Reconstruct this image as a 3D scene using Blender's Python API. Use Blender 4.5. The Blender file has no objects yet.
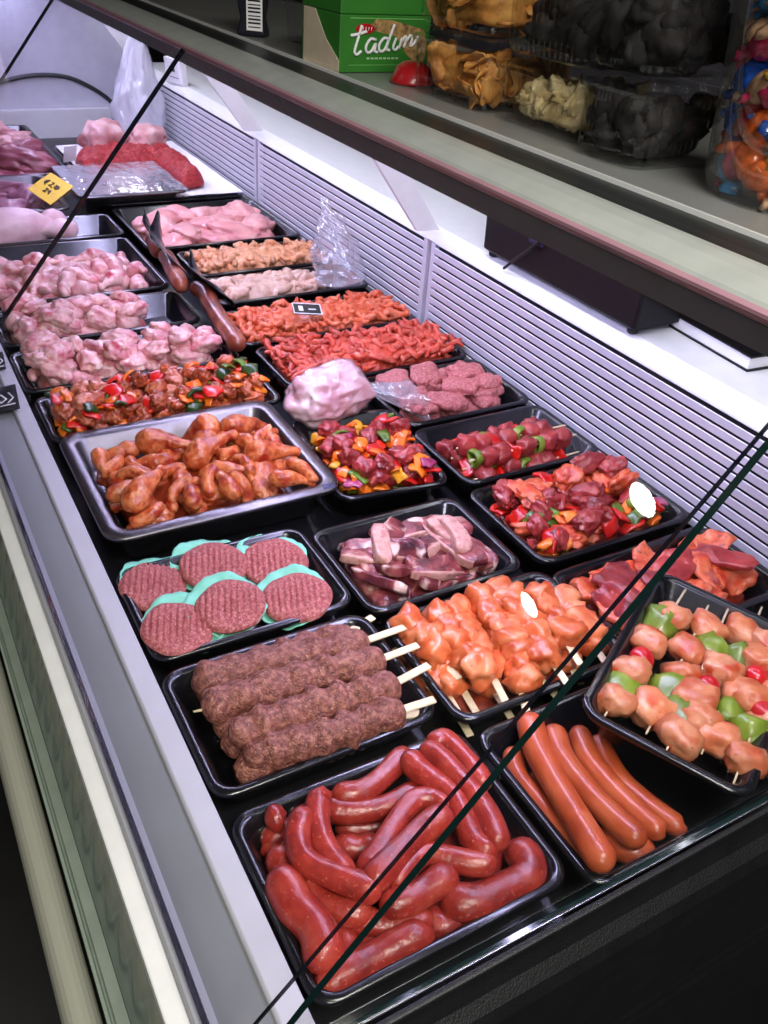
import bpy, bmesh, math, random
import numpy as np
from mathutils import Vector, Matrix, noise as mnoise

# ---------------------------------------------------------------- units
K = 0.75            # every length below is in units of 0.75 m
ZR = 0.90           # height of the tray rims above the shop floor in metres
RND = random.Random(11)
SC = bpy.context.scene
COL = SC.collection
R_CAM = np.array([[0.8702276, -0.48746548, 0.07128339],
                  [-0.22604071, -0.52364563, -0.82140176],
                  [0.43773224, 0.69869353, -0.56587793]])
F_PX = 871.35
C_CAM = np.array([0, 0, 1.0])


def W(p):
    return Vector((p[0] * K, p[1] * K, p[2] * K + ZR))


def pt(px, py, z=0.0):
    """point of the photo on the horizontal plane at height z"""
    d = R_CAM.T @ np.array([(px - 384) / F_PX, (py - 512) / F_PX, 1])
    t = (z - C_CAM[2]) / d[2]
    return C_CAM + d * t


# ---------------------------------------------------------------- objects
def tag(o, label=None, cat=None, group=None, kind=None):
    if label: o['label'] = label
    if cat: o['category'] = cat
    if group: o['group'] = group
    if kind: o['kind'] = kind
    return o


def mesh(name, vf, mats, smooth=True):
    v, f = vf[0], vf[1]
    mi = vf[2] if len(vf) > 2 else None
    me = bpy.data.meshes.new(name)
    v = np.asarray(v, float) * K
    me.from_pydata([tuple(p) for p in v], [], [tuple(q) for q in f])
    for m in (mats if isinstance(mats, (list, tuple)) else [mats]):
        me.materials.append(m)
    if mi is not None:
        me.polygons.foreach_set('material_index', mi)
    if smooth:
        me.polygons.foreach_set('use_smooth', [True] * len(me.polygons))
    me.update()
    return me


def link(name, data, parent=None, loc=None, rot=None):
    o = bpy.data.objects.new(name, data)
    COL.objects.link(o)
    if parent is not None:
        o.parent = parent
        if loc is not None: o.location = Vector(loc) * K
    elif loc is not None:
        o.location = W(loc)
    else:
        o.location = (0, 0, ZR)
    if rot is not None:
        o.rotation_euler = rot if not isinstance(rot, Matrix) else rot.to_euler()
    return o


def obj(name, vf, mats, parent=None, loc=None, rot=None, smooth=True, bevel=0, auto=True):
    o = link(name, mesh(name, vf, mats, smooth), parent, loc, rot)
    if bevel:
        b = o.modifiers.new('bev', 'BEVEL'); b.width = bevel * K; b.segments = 2; b.limit_method = 'ANGLE'
    return o


def empty(name, loc=(0, 0, 0), rot=None):
    o = bpy.data.objects.new(name, None)
    COL.objects.link(o)
    o.location = W(loc)
    if rot is not None: o.rotation_euler = rot
    o.empty_display_size = .02
    return o


def copy_tree(o, parent=None):
    c = o.copy(); COL.objects.link(c)
    if parent is not None:
        c.parent = parent
    for ch in list(o.children):
        copy_tree(ch, c)
    return c


# ---------------------------------------------------------------- shapes
def join(*vfs):
    V, F, M = [], [], []
    n = 0
    anym = any(len(a) > 2 for a in vfs)
    for a in vfs:
        v, f = np.asarray(a[0], float), a[1]
        V.append(v)
        F += [tuple(i + n for i in q) for q in f]
        M += list(a[2]) if len(a) > 2 else [0] * len(f)
        n += len(v)
    V = np.concatenate(V)
    return (V, F, M) if anym else (V, F)


def shift(vf, d):
    return (np.asarray(vf[0], float) + np.asarray(d, float),) + tuple(vf[1:])


def xf(vf, M):
    M = np.array(M)
    v = np.asarray(vf[0], float)
    return (v @ M[:3, :3].T + (M[:3, 3] if M.shape[0] == 4 else 0),) + tuple(vf[1:])


def rotm(rx=0, ry=0, rz=0):
    return np.array(Matrix.Rotation(rz, 3, 'Z') @ Matrix.Rotation(ry, 3, 'Y') @ Matrix.Rotation(rx, 3, 'X'))


def withm(vf, i):
    return (vf[0], vf[1], [i] * len(vf[1]))


def box(x0, y0, z0, x1, y1, z1):
    v = [(x0, y0, z0), (x1, y0, z0), (x1, y1, z0), (x0, y1, z0), (x0, y0, z1), (x1, y0, z1), (x1, y1, z1), (x0, y1, z1)]
    f = [(3, 2, 1, 0), (4, 5, 6, 7), (0, 1, 5, 4), (1, 2, 6, 5), (2, 3, 7, 6), (3, 0, 4, 7)]
    return np.array(v, float), f


_ICO = {}


def ico(s):
    if s not in _ICO:
        bm = bmesh.new()
        bmesh.ops.create_icosphere(bm, subdivisions=s, radius=1)
        v = np.array([x.co[:] for x in bm.verts]); f = [tuple(x.index for x in q.verts) for q in bm.faces]
        bm.free()
        _ICO[s] = (v / np.linalg.norm(v, axis=1)[:, None], f)
    return _ICO[s]


def nz(P, fr, seed, octv=2):
    o = Vector((seed * 7.31, seed * 3.17, seed * 1.73))
    out = np.empty(len(P))
    for i, p in enumerate(P):
        q = Vector(p) * fr + o
        a = mnoise.noise(q)
        if octv > 1: a += .5 * mnoise.noise(q * 2.1 + Vector((5, 1, 9)))
        if octv > 2: a += .25 * mnoise.noise(q * 4.3 + Vector((1, 7, 2)))
        out[i] = a
    return out


def blob(a, b, c, p=2.0, amp=.15, fr=1.5, seed=0, sub=3, bend=0, octv=2):
    d, f = ico(sub)
    n = (np.abs(d) ** p).sum(1) ** (1 / p)
    v = d / n[:, None]
    v = v * (1 + amp * nz(d, fr, seed, octv) + (.30 * amp * nz(d, fr * 4.2, seed + 4, 2) if amp > .2 else 0))[:, None]
    v = v * np.array([a, b, c])
    if bend:
        v[:, 2] += bend * (v[:, 0] / a) ** 2
    return v, f


def catmull(P, n):
    P = np.asarray(P, float)
    Q = np.vstack([2 * P[0] - P[1], P, 2 * P[-1] - P[-2]])
    L = []
    seg = len(P) - 1
    for k in range(n):
        t = k / (n - 1) * seg
        i = min(int(t), seg - 1); u = t - i
        a, b, c, d = Q[i], Q[i + 1], Q[i + 2], Q[i + 3]
        L.append(.5 * ((2 * b) + (-a + c) * u + (2 * a - 5 * b + 4 * c - d) * u * u + (-a + 3 * b - 3 * c + d) * u ** 3))
    return np.array(L)


def tube(path, rad, ns=10, amp=0, fr=20, seed=0, flat=1.0, cap=True):
    """sweep along a polyline; rad a number or one per point; rounded ends come from rad tapering"""
    P = np.asarray(path, float); n = len(P)
    r = np.full(n, rad, float) if np.isscalar(rad) else np.asarray(rad, float)
    T = np.gradient(P, axis=0); T /= np.linalg.norm(T, axis=1)[:, None] + 1e-12
    up = np.array([0, 0, 1.0])
    if abs(T[0] @ up) > .9: up = np.array([1.0, 0, 0])
    V = []
    N = np.cross(T[0], np.cross(up, T[0])); N /= np.linalg.norm(N)
    for i in range(n):
        N = N - T[i] * (N @ T[i]); N /= np.linalg.norm(N) + 1e-12
        B = np.cross(T[i], N)
        for k in range(ns):
            a = 2 * math.pi * k / ns
            V.append(P[i] + r[i] * (math.cos(a) * N * flat + math.sin(a) * B))
    V = np.array(V)
    if amp:
        ctr = np.repeat(P, ns, axis=0)
        V = ctr + (V - ctr) * (1 + amp * nz(V, fr, seed, 2))[:, None]
    F = []
    for i in range(n - 1):
        for k in range(ns):
            a, b = i * ns + k, i * ns + (k + 1) % ns
            F.append((a, b, b + ns, a + ns))
    if cap:
        F.append(tuple(range(ns - 1, -1, -1))); F.append(tuple(range((n - 1) * ns, n * ns)))
    return V, F


def capsule_path(P, r, n=22, endk=4, taper=1.0):
    """resampled path with radii that round off both ends"""
    C = catmull(P, n)
    L = np.concatenate([[0], np.cumsum(np.linalg.norm(np.diff(C, axis=0), axis=1))]); tot = L[-1]
    s = np.concatenate([r * (1 - np.cos(np.linspace(0, math.pi / 2, endk))), np.linspace(r, tot - r, n)[1:-1],
                        tot - r * (1 - np.cos(np.linspace(math.pi / 2, 0, endk)))])
    Q = np.stack([np.interp(s, L, C[:, k]) for k in range(3)], 1)
    e = np.minimum(s, tot - s)
    rr = np.where(e < r, np.sqrt(np.maximum(r * r - (r - e) ** 2, (0.12 * r) ** 2)), r)
    return Q, rr


def lathe(prof, n=24, cap=True):
    V, F = [], []
    for (r, z) in prof:
        for k in range(n):
            a = 2 * math.pi * k / n
            V.append((r * math.cos(a), r * math.sin(a), z))
    for i in range(len(prof) - 1):
        for k in range(n):
            a, b = i * n + k, i * n + (k + 1) % n
            F.append((a, b, b + n, a + n))
    if cap:
        F.append(tuple(range(n - 1, -1, -1)))
        F.append(tuple(range((len(prof) - 1) * n, len(prof) * n)))
    return np.array(V), F


def prism(poly, y0, y1):
    """(x,z) outline swept along y"""
    n = len(poly)
    V = [(x, y0, z) for x, z in poly] + [(x, y1, z) for x, z in poly]
    F = [(i, (i + 1) % n, (i + 1) % n + n, i + n) for i in range(n)]
    F += [tuple(range(n - 1, -1, -1)), tuple(range(n, 2 * n))]
    return np.array(V, float), F


def rrect(hx, hy, r, n=6):
    r = min(r, hx * .98, hy * .98)
    L = []
    for cx, cy, a0 in ((hx - r, hy - r, 0), (-hx + r, hy - r, 90), (-hx + r, -hy + r, 180), (hx - r, -hy + r, 270)):
        for k in range(n + 1):
            a = math.radians(a0 + 90 * k / n)
            L.append((cx + r * math.cos(a), cy + r * math.sin(a)))
    return L


def loops(lst, capfirst=True, caplast=True):
    n = len(lst[0]); V = [p for l in lst for p in l]; F = []
    for i in range(len(lst) - 1):
        for k in range(n):
            a, b = i * n + k, i * n + (k + 1) % n
            F.append((a, b, b + n, a + n))
    if capfirst: F.append(tuple(range(n - 1, -1, -1)))
    if caplast: F.append(tuple(range((len(lst) - 1) * n, len(lst) * n)))
    return np.array(V, float), F


def tray_shape(w, d, depth=.07, lip=.014, slope=.022, r=.035, th=.004, wall2=True):
    hx, hy = w / 2, d / 2
    L = lambda ins, z: [(x, y, z) for x, y in rrect(hx - ins, hy - ins, max(.006, r - ins * .6))]
    return loops([L(lip + slope * .9, -depth), L(lip, -.010), L(.001, -.010), L(0, -.004), L(.002, 0), L(lip - .003, 0), L(lip + .002, -.004),
                  L(lip + .004 + slope * .9, -depth + .012), L(lip + .012 + slope, -depth + .005)][::1])


def hull_strip(L, thick):
    pass


# ---------------------------------------------------------------- materials
def s2l(c):
    return tuple(((x / 255) / 12.92 if x / 255 <= .04045 else (((x / 255) + .055) / 1.055) ** 2.4) for x in c[:3]) + (1,)


def newmat(name):
    m = bpy.data.materials.new(name); m.use_nodes = True
    nt = m.node_tree
    return m, nt, nt.nodes['Principled BSDF'], nt.nodes['Material Output']


def plain(name, c, rough=.5, metal=0, coat=0, noise=.06, nscale=30, bump=0, bscale=200, spec=.5):
    m, nt, b, o = newmat(name)
    N = nt.nodes.new
    tc = N('ShaderNodeTexCoord'); n = N('ShaderNodeTexNoise'); n.inputs['Scale'].default_value = nscale
    n.inputs['Detail'].default_value = 3
    nt.links.new(tc.outputs['Object'], n.inputs['Vector'])
    cr = N('ShaderNodeValToRGB')
    c = s2l(c)
    cr.color_ramp.elements[0].position = .3; cr.color_ramp.elements[1].position = .7
    cr.color_ramp.elements[0].color = tuple(x * (1 - noise * 2) for x in c[:3]) + (1,)
    cr.color_ramp.elements[1].color = tuple(min(1, x * (1 + noise * 2)) for x in c[:3]) + (1,)
    nt.links.new(n.outputs['Fac'], cr.inputs['Fac']); nt.links.new(cr.outputs['Color'], b.inputs['Base Color'])
    b.inputs['Roughness'].default_value = rough; b.inputs['Metallic'].default_value = metal
    b.inputs['Coat Weight'].default_value = coat; b.inputs['Coat Roughness'].default_value = .1
    b.inputs['Specular IOR Level'].default_value = spec
    if bump:
        n2 = N('ShaderNodeTexNoise'); n2.inputs['Scale'].default_value = bscale
        nt.links.new(tc.outputs['Object'], n2.inputs['Vector'])
        bp = N('ShaderNodeBump'); bp.inputs['Strength'].default_value = bump; bp.inputs['Distance'].default_value = .002
        nt.links.new(n2.outputs['Fac'], bp.inputs['Height']); nt.links.new(bp.outputs['Normal'], b.inputs['Normal'])
    return m


def food(name, cols, scale=60, rough=.3, bump=.3, bscale=250, coat=.3, spots=None, var=.18, sss=0, dist=.003, detail=5, warp=0):
    m, nt, b, o = newmat(name)
    N = nt.nodes.new; L = nt.links.new
    tc = N('ShaderNodeTexCoord')
    oi = N('ShaderNodeObjectInfo')
    ad = N('ShaderNodeVectorMath'); ad.operation = 'ADD'
    sc = N('ShaderNodeVectorMath'); sc.operation = 'SCALE'; sc.inputs['Scale'].default_value = 3.7
    cmb = N('ShaderNodeCombineXYZ'); L(oi.outputs['Random'], cmb.inputs[0]); L(oi.outputs['Random'], cmb.inputs[1])
    L(cmb.outputs[0], sc.inputs[0]); L(tc.outputs['Object'], ad.inputs[0]); L(sc.outputs[0], ad.inputs[1])
    n = N('ShaderNodeTexNoise'); n.inputs['Scale'].default_value = scale; n.inputs['Detail'].default_value = detail
    n.inputs['Distortion'].default_value = warp
    L(ad.outputs[0], n.inputs['Vector'])
    cr = N('ShaderNodeValToRGB')
    k = len(cols)
    while len(cr.color_ramp.elements) < k: cr.color_ramp.elements.new(.5)
    for i, c in enumerate(cols):
        e = cr.color_ramp.elements[i]; e.position = .3 + .4 * i / (k - 1) if k > 1 else .5; e.color = s2l(c)
    L(n.outputs['Fac'], cr.inputs['Fac'])
    out = cr.outputs['Color']
    if spots:
        for (scol, sscale, lo, hi) in spots:
            v = N('ShaderNodeTexNoise'); v.inputs['Scale'].default_value = sscale; v.inputs['Detail'].default_value = 2
            L(ad.outputs[0], v.inputs['Vector'])
            r2 = N('ShaderNodeValToRGB'); r2.color_ramp.elements[0].position = lo; r2.color_ramp.elements[1].position = hi
            L(v.outputs['Fac'], r2.inputs['Fac'])
            mx = N('ShaderNodeMixRGB'); mx.inputs[2].default_value = s2l(scol)
            L(r2.outputs['Color'], mx.inputs[0]); L(out, mx.inputs[1]); out = mx.outputs[0]
    if var:
        mr = N('ShaderNodeMapRange'); mr.inputs[3].default_value = 1 - var; mr.inputs[4].default_value = 1 + var
        L(oi.outputs['Random'], mr.inputs[0])
        vm = N('ShaderNodeVectorMath'); vm.operation = 'SCALE'
        L(out, vm.inputs[0]); L(mr.outputs[0], vm.inputs['Scale']); out = vm.outputs[0]
    L(out, b.inputs['Base Color'])
    b.inputs['Roughness'].default_value = rough
    b.inputs['Coat Weight'].default_value = coat * .45; b.inputs['Coat Roughness'].default_value = .15; rough = rough + .1; b.inputs['Roughness'].default_value = rough
    if sss:
        b.inputs['Subsurface Weight'].default_value = sss; b.inputs['Subsurface Radius'].default_value = (.008, .003, .002)
        b.inputs['Subsurface Scale'].default_value = .6
    if bump:
        n2 = N('ShaderNodeTexNoise'); n2.inputs['Scale'].default_value = bscale; n2.inputs['Detail'].default_value = 3
        L(ad.outputs[0], n2.inputs['Vector'])
        bp = N('ShaderNodeBump'); bp.inputs['Strength'].default_value = bump; bp.inputs['Distance'].default_value = dist
        L(n2.outputs['Fac'], bp.inputs['Height']); L(bp.outputs['Normal'], b.inputs['Normal'])
        L(bp.outputs['Normal'], b.inputs['Coat Normal'])
    return m


def film(name, tint=(1, 1, 1), rough=.05, minrefl=.0, milk=0, milkcol=(230, 230, 240), ior=1.45, bump=0, bscale=60):
    """thin clear sheet: transparent with a Fresnel gloss, optionally a little milky"""
    m = bpy.data.materials.new(name); m.use_nodes = True
    nt = m.node_tree; nt.nodes.clear(); N = nt.nodes.new; L = nt.links.new
    out = N('ShaderNodeOutputMaterial'); t = N('ShaderNodeBsdfTransparent'); g = N('ShaderNodeBsdfGlossy')
    t.inputs[0].default_value = tint + (1,); g.inputs['Roughness'].default_value = rough
    g.inputs['Color'].default_value = (1, 1, 1, 1)
    fr = N('ShaderNodeFresnel'); fr.inputs['IOR'].default_value = ior
    mx = N('ShaderNodeMixShader')
    gm = N('ShaderNodeNewGeometry'); mr = N('ShaderNodeMapRange')   # the same gloss on both faces of the sheet
    mr.inputs[3].default_value = ior; mr.inputs[4].default_value = 1 / ior
    L(gm.outputs['Backfacing'], mr.inputs[0]); L(mr.outputs[0], fr.inputs['IOR'])
    src = fr.outputs[0]
    if minrefl:
        a = N('ShaderNodeMath'); a.operation = 'ADD'; a.inputs[1].default_value = minrefl; a.use_clamp = True
        L(src, a.inputs[0]); src = a.outputs[0]
    L(src, mx.inputs[0])
    first = t.outputs[0]
    if milk:
        d = N('ShaderNodeBsdfDiffuse'); d.inputs[0].default_value = s2l(milkcol)
        m2 = N('ShaderNodeMixShader'); m2.inputs[0].default_value = milk
        L(t.outputs[0], m2.inputs[1]); L(d.outputs[0], m2.inputs[2]); first = m2.outputs[0]
    L(first, mx.inputs[1]); L(g.outputs[0], mx.inputs[2])
    if bump:
        tc = N('ShaderNodeTexCoord'); n2 = N('ShaderNodeTexNoise'); n2.inputs['Scale'].default_value = bscale
        L(tc.outputs['Object'], n2.inputs['Vector'])
        bp = N('ShaderNodeBump'); bp.inputs['Strength'].default_value = bump; bp.inputs['Distance'].default_value = .004
        L(n2.outputs['Fac'], bp.inputs['Height']); L(bp.outputs['Normal'], g.inputs['Normal']); L(bp.outputs['Normal'], fr.inputs['Normal'])
    L(mx.outputs[0], out.inputs[0])
    return m


def emit(name, c, s):
    m, nt, b, o = newmat(name)
    b.inputs['Base Color'].default_value = (.8, .8, .8, 1)
    b.inputs['Emission Color'].default_value = tuple(c) + (1,); b.inputs['Emission Strength'].default_value = s
    return m


MT = {}
def mat_setup():
    M = MT
    M['blackplastic'] = plain('black_plastic', (16, 16, 19), .22, coat=.3, noise=.1, bump=.05, bscale=90)
    M['deck'] = plain('dark_deck', (20, 20, 23), .35, noise=.1)
    M['steel'] = plain('brushed_steel', (118, 114, 116), .36, metal=1, noise=.04, nscale=80)
    M['alu'] = plain('aluminium', (196, 196, 200), .35, metal=1, noise=.03)
    M['white'] = plain('white_enamel', (226, 226, 226), .35, noise=.02)
    M['farwall'] = plain('far_end_enamel', (196, 196, 204), .45, noise=.03)
    M['grille'] = plain('grille_white', (196, 196, 206), .4, noise=.02)
    M['greyplate'] = plain('grey_plate', (114, 116, 114), .35, noise=.03, nscale=8)
    M['channel'] = plain('channel_grey', (150, 150, 160), .35, noise=.01)
    M['railwhite'] = plain('rail_enamel', (186, 184, 190), .35, noise=.02)
    M['edge'] = plain('pale_edge', (216, 216, 214), .3, noise=.01)
    M['cream'] = plain('cream_bumper', (146, 146, 132), .45, noise=.0)
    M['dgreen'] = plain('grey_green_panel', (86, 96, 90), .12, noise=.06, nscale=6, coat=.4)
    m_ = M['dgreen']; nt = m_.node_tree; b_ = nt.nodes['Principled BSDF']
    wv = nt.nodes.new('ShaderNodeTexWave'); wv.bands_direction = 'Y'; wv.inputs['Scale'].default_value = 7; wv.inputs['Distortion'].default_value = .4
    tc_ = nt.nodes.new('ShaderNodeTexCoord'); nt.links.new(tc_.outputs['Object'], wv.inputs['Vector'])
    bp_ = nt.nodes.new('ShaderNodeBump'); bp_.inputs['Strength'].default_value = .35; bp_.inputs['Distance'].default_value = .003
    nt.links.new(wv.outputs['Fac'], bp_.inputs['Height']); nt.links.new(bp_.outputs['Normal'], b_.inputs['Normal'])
    M['lgreen'] = plain('pale_green_trim', (124, 134, 122), .3, noise=.04)
    M['endpanel'] = plain('black_end_panel', (13, 13, 15), .5, noise=.15, bump=.35, bscale=500)
    M['seal'] = plain('black_rubber', (12, 12, 12), .6)
    M['shelf'] = plain('grey_shelf', (124, 125, 122), .28, noise=.03, nscale=12)
    M['rail'] = plain('grey_rail', (186, 190, 184), .33, metal=.2, noise=.03)
    M['darkrail'] = plain('dark_rail_groove', (34, 36, 36), .4)
    M['pinktrim'] = plain('pinkish_trim', (170, 128, 140), .35, noise=.03)
    M['housing'] = plain('lamp_housing_grey', (98, 116, 114), .8, metal=.0, spec=.15, noise=.04)
    M['glass'] = film('clear_glass', (.985, .99, .985), .0, ior=1.45)
    M['glassedge'] = plain('dark_green_glass_edge', (10, 30, 28), .08, coat=.5)
    M['thinedge'] = plain('dark_glass_edge', (14, 18, 26), .08, coat=.5)
    M['clear'] = film('clear_container', (.93, .93, .93), .05, minrefl=.012)
    M['jarclear'] = film('clear_jar', (.94, .94, .93), .03, minrefl=.01)
    M['bagfilm'] = film('clear_bag_film', (.96, .96, .98), .12, minrefl=.06, milk=.20, bump=.9, bscale=70)
    M['bagmilk'] = film('milky_bag_film', (.95, .95, .97), .16, minrefl=.06, milk=.50, bump=.5, bscale=60)
    M['stretch'] = film('stretch_film', (.97, .97, .98), .1, minrefl=.30, milk=.16, bump=.9, bscale=45)
    M['paper'] = plain('white_paper', (232, 230, 232), .6, noise=.02)
    M['stick'] = plain('wooden_stick', (226, 205, 165), .55, noise=.08, nscale=90)
    M['liner'] = plain('mint_paper', (128, 205, 178), .7, noise=.03)
    M['yellow'] = plain('yellow_card', (240, 196, 34), .6, noise=.02)
    M['ink'] = plain('dark_ink', (60, 52, 30), .6)
    M['blacktag'] = plain('black_tag', (14, 14, 16), .4)
    M['whiteink'] = plain('white_print', (225, 225, 225), .6)
    M['redlid'] = plain('red_lid', (170, 22, 30), .3, coat=.4)
    M['darkbox'] = plain('black_carton', (9, 9, 12), .5, noise=.1, spec=.3)
    M['floor'] = plain('dark_floor', (17, 16, 16), .5, noise=.2, nscale=4)
    M['roomwall'] = plain('room_wall', (58, 56, 55), .8)
    M['ceil'] = plain('room_ceiling', (150, 150, 148), .9)
    M['tube'] = emit('lamp_tube', (.92, .90, 1.0), 3)
    M['lamp'] = emit('ceiling_lamp', (1, .97, .93), 60)
    # ---- food
    M['sausage'] = food('red_sausage', [(124, 32, 27), (152, 44, 35), (170, 64, 49)], 45, .22, .3, 160, .5, var=.12, spots=[((205, 110, 85), 320, .64, .74)])
    M['frank'] = food('frankfurter', [(150, 58, 30), (176, 76, 40), (190, 94, 56)], 30, .24, .1, 120, .5, var=.1)
    M['kebab'] = food('kebab_mince', [(92, 44, 38), (142, 80, 68), (184, 124, 104)], 170, .36, 1.0, 380, .3, spots=[((196, 158, 130), 420, .62, .74)], var=.1, dist=.003, detail=6)
    M['patty'] = food('burger_mince', [(128, 52, 54), (164, 82, 80), (198, 126, 118)], 240, .5, .9, 420, .05, spots=[((222, 170, 158), 430, .62, .72)], var=.08, dist=.002)
    M['meatball'] = food('meat_patty', [(140, 62, 64), (176, 96, 96), (204, 136, 130)], 200, .45, .9, 320, .12, var=.12, dist=.002)
    M['rawchick'] = food('raw_chicken', [(186, 96, 106), (216, 146, 148), (232, 184, 178), (202, 118, 126)], 32, .22, .6, 120, .6, spots=[((186, 56, 74), 34, .58, .74), ((240, 212, 196), 50, .60, .72)], var=.12, sss=.0)
    M['breast'] = food('chicken_breast', [(206, 122, 122), (220, 148, 144), (232, 176, 168)], 18, .26, .2, 70, .45, spots=[((246, 210, 210), 60, .66, .76)], var=.08)
    M['duck'] = food('poultry_skin', [(210, 160, 170), (226, 186, 190), (236, 204, 204)], 22, .35, .4, 160, .3, var=.05)
    M['wing'] = food('marinated_wing', [(128, 42, 18), (180, 76, 36), (212, 122, 72), (150, 54, 26)], 50, .2, .8, 140, .5, spots=[((150, 34, 16), 34, .52, .66), ((228, 160, 116), 60, .62, .76)], var=.14)
    M['orange'] = food('orange_chicken', [(186, 74, 34), (212, 106, 58), (228, 146, 100)], 40, .22, .35, 110, .5, spots=[((150, 50, 18), 260, .68, .74)], var=.12)
    M['skewchick'] = food('spiced_chicken', [(178, 84, 46), (202, 121, 80), (220, 154, 116)], 38, .26, .35, 120, .4, spots=[((120, 40, 24), 300, .68, .74), ((184, 66, 26), 40, .54, .70)], var=.1)
    M['rib'] = food('rib_meat', [(60, 20, 28), (104, 38, 44), (150, 70, 70), (206, 160, 142)], 24, .24, .6, 150, .5, spots=[((218, 182, 168), 26, .60, .66), ((66, 40, 36), 280, .66, .74)], var=.15, warp=1.0)
    M['fat'] = food('rib_fat', [(176, 104, 98), (206, 158, 144), (190, 132, 120)], 60, .3, .3, 150, .4, spots=[((110, 70, 60), 260, .64, .72)], var=.08)
    M['redmeat'] = food('red_meat', [(110, 28, 32), (150, 44, 44), (178, 70, 62)], 48, .24, .5, 130, .5, spots=[((206, 130, 116), 55, .66, .76)], var=.2)
    M['slice'] = food('marinated_slice', [(168, 44, 24), (204, 74, 40), (220, 110, 70), (150, 44, 36)], 40, .22, .45, 110, .5, spots=[((226, 150, 116), 46, .64, .76), ((110, 24, 18), 170, .64, .72)], var=.14)
    M['brownmeat'] = food('marinated_meat', [(128, 46, 26), (170, 76, 42), (196, 110, 72)], 44, .22, .5, 140, .5, spots=[((100, 30, 18), 180, .62, .72), ((214, 150, 120), 60, .66, .78)], var=.22)
    M['palechunk'] = food('pale_chunk', [(176, 88, 66), (204, 120, 96), (220, 150, 128)], 44, .22, .4, 140, .5, var=.18)
    M['pepred'] = food('red_pepper', [(170, 14, 12), (204, 26, 18), (214, 48, 26)], 24, .18, .1, 60, .6, var=.15)
    M['peporange'] = food('orange_pepper', [(214, 84, 10), (232, 110, 20), (238, 136, 40)], 24, .18, .1, 60, .6, var=.15)
    M['pepyellow'] = food('yellow_pepper', [(216, 140, 24), (230, 166, 50)], 24, .18, .1, 60, .6, var=.15)
    M['pepgreen'] = food('green_pepper', [(58, 84, 16), (84, 112, 28), (112, 136, 44)], 30, .18, .15, 60, .6, var=.25)
    M['peplight'] = food('light_green_pepper', [(84, 108, 22), (110, 132, 36), (140, 156, 62)], 30, .2, .15, 80, .5, var=.12)
    M['pepdark'] = food('dark_green_vegetable', [(24, 44, 18), (40, 66, 24), (62, 84, 34)], 30, .2, .15, 60, .5, var=.2)
    M['onion'] = food('purple_onion', [(120, 22, 62), (168, 48, 98), (196, 110, 140)], 40, .2, .1, 60, .5, var=.15)
    M['tomato'] = food('cherry_tomato', [(170, 16, 24), (196, 26, 34)], 20, .14, .05, 40, .7, var=.1)
    M['redstrip'] = food('red_strip', [(150, 40, 28), (190, 66, 46), (214, 104, 78)], 60, .28, .5, 160, .4, spots=[((236, 160, 130), 60, .68, .8)], var=.22)
    M['orangestrip'] = food('orange_strip', [(182, 60, 30), (208, 92, 54), (226, 134, 96)], 60, .28, .5, 160, .4, var=.2)
    M['brownstrip'] = food('brown_strip', [(172, 104, 66), (204, 140, 98), (222, 170, 130)], 60, .32, .5, 160, .3, var=.2)
    M['palestrip'] = food('pale_strip', [(182, 136, 116), (208, 168, 148), (224, 192, 174)], 50, .3, .4, 140, .35, var=.15)
    M['mince'] = food('minced_beef', [(118, 12, 17), (164, 26, 31), (190, 58, 56)], 110, .36, 1.0, 260, .2, var=.1, dist=.004)
    M['liver'] = food('liver', [(128, 66, 90), (164, 104, 128), (186, 130, 148)], 18, .26, .2, 70, .4, var=.15)
    M['darkbeef'] = food('dark_beef', [(112, 44, 60), (150, 72, 88), (180, 108, 118)], 16, .3, .3, 60, .35, spots=[((214, 160, 164), 22, .62, .74)], var=.15)
    M['fatslab'] = food('fat_meat', [(196, 120, 122), (220, 164, 162), (232, 196, 190)], 20, .34, .3, 70, .3, spots=[((168, 60, 64), 18, .58, .72)], var=.1)
    M['smoked'] = food('smoked_sausage', [(96, 36, 24), (134, 62, 44), (168, 98, 72)], 24, .24, .2, 60, .5, var=.1)
    M['marinade'] = food('marinade', [(96, 26, 12), (140, 52, 24), (110, 36, 18)], 60, .18, .4, 120, .6, var=0)
    M['marinadered'] = food('red_marinade', [(130, 28, 16), (170, 52, 30), (150, 40, 24)], 60, .22, .5, 120, .5, var=0)
    M['chip'] = food('fried_chip', [(140, 84, 30), (186, 126, 56), (206, 156, 82)], 40, .5, .4, 120, .1, var=.2)
    M['cracker'] = food('pale_snack', [(176, 150, 96), (204, 182, 130), (220, 204, 160)], 40, .6, .5, 140, 0, var=.15)
    M['darksnack'] = food('dark_snack', [(10, 7, 7), (17, 13, 13), (28, 22, 20)], 60, .75, .4, 140, .0, var=.2)


mat_setup()


def mul(m, k):
    return m


# ================================================================ the shop and the counter
def plane_pt(px, py, ax, val):
    d = R_CAM.T @ np.array([(px - 384) / F_PX, (py - 512) / F_PX, 1])
    t = (val - C_CAM[ax]) / d[ax]
    return C_CAM + d * t


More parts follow.
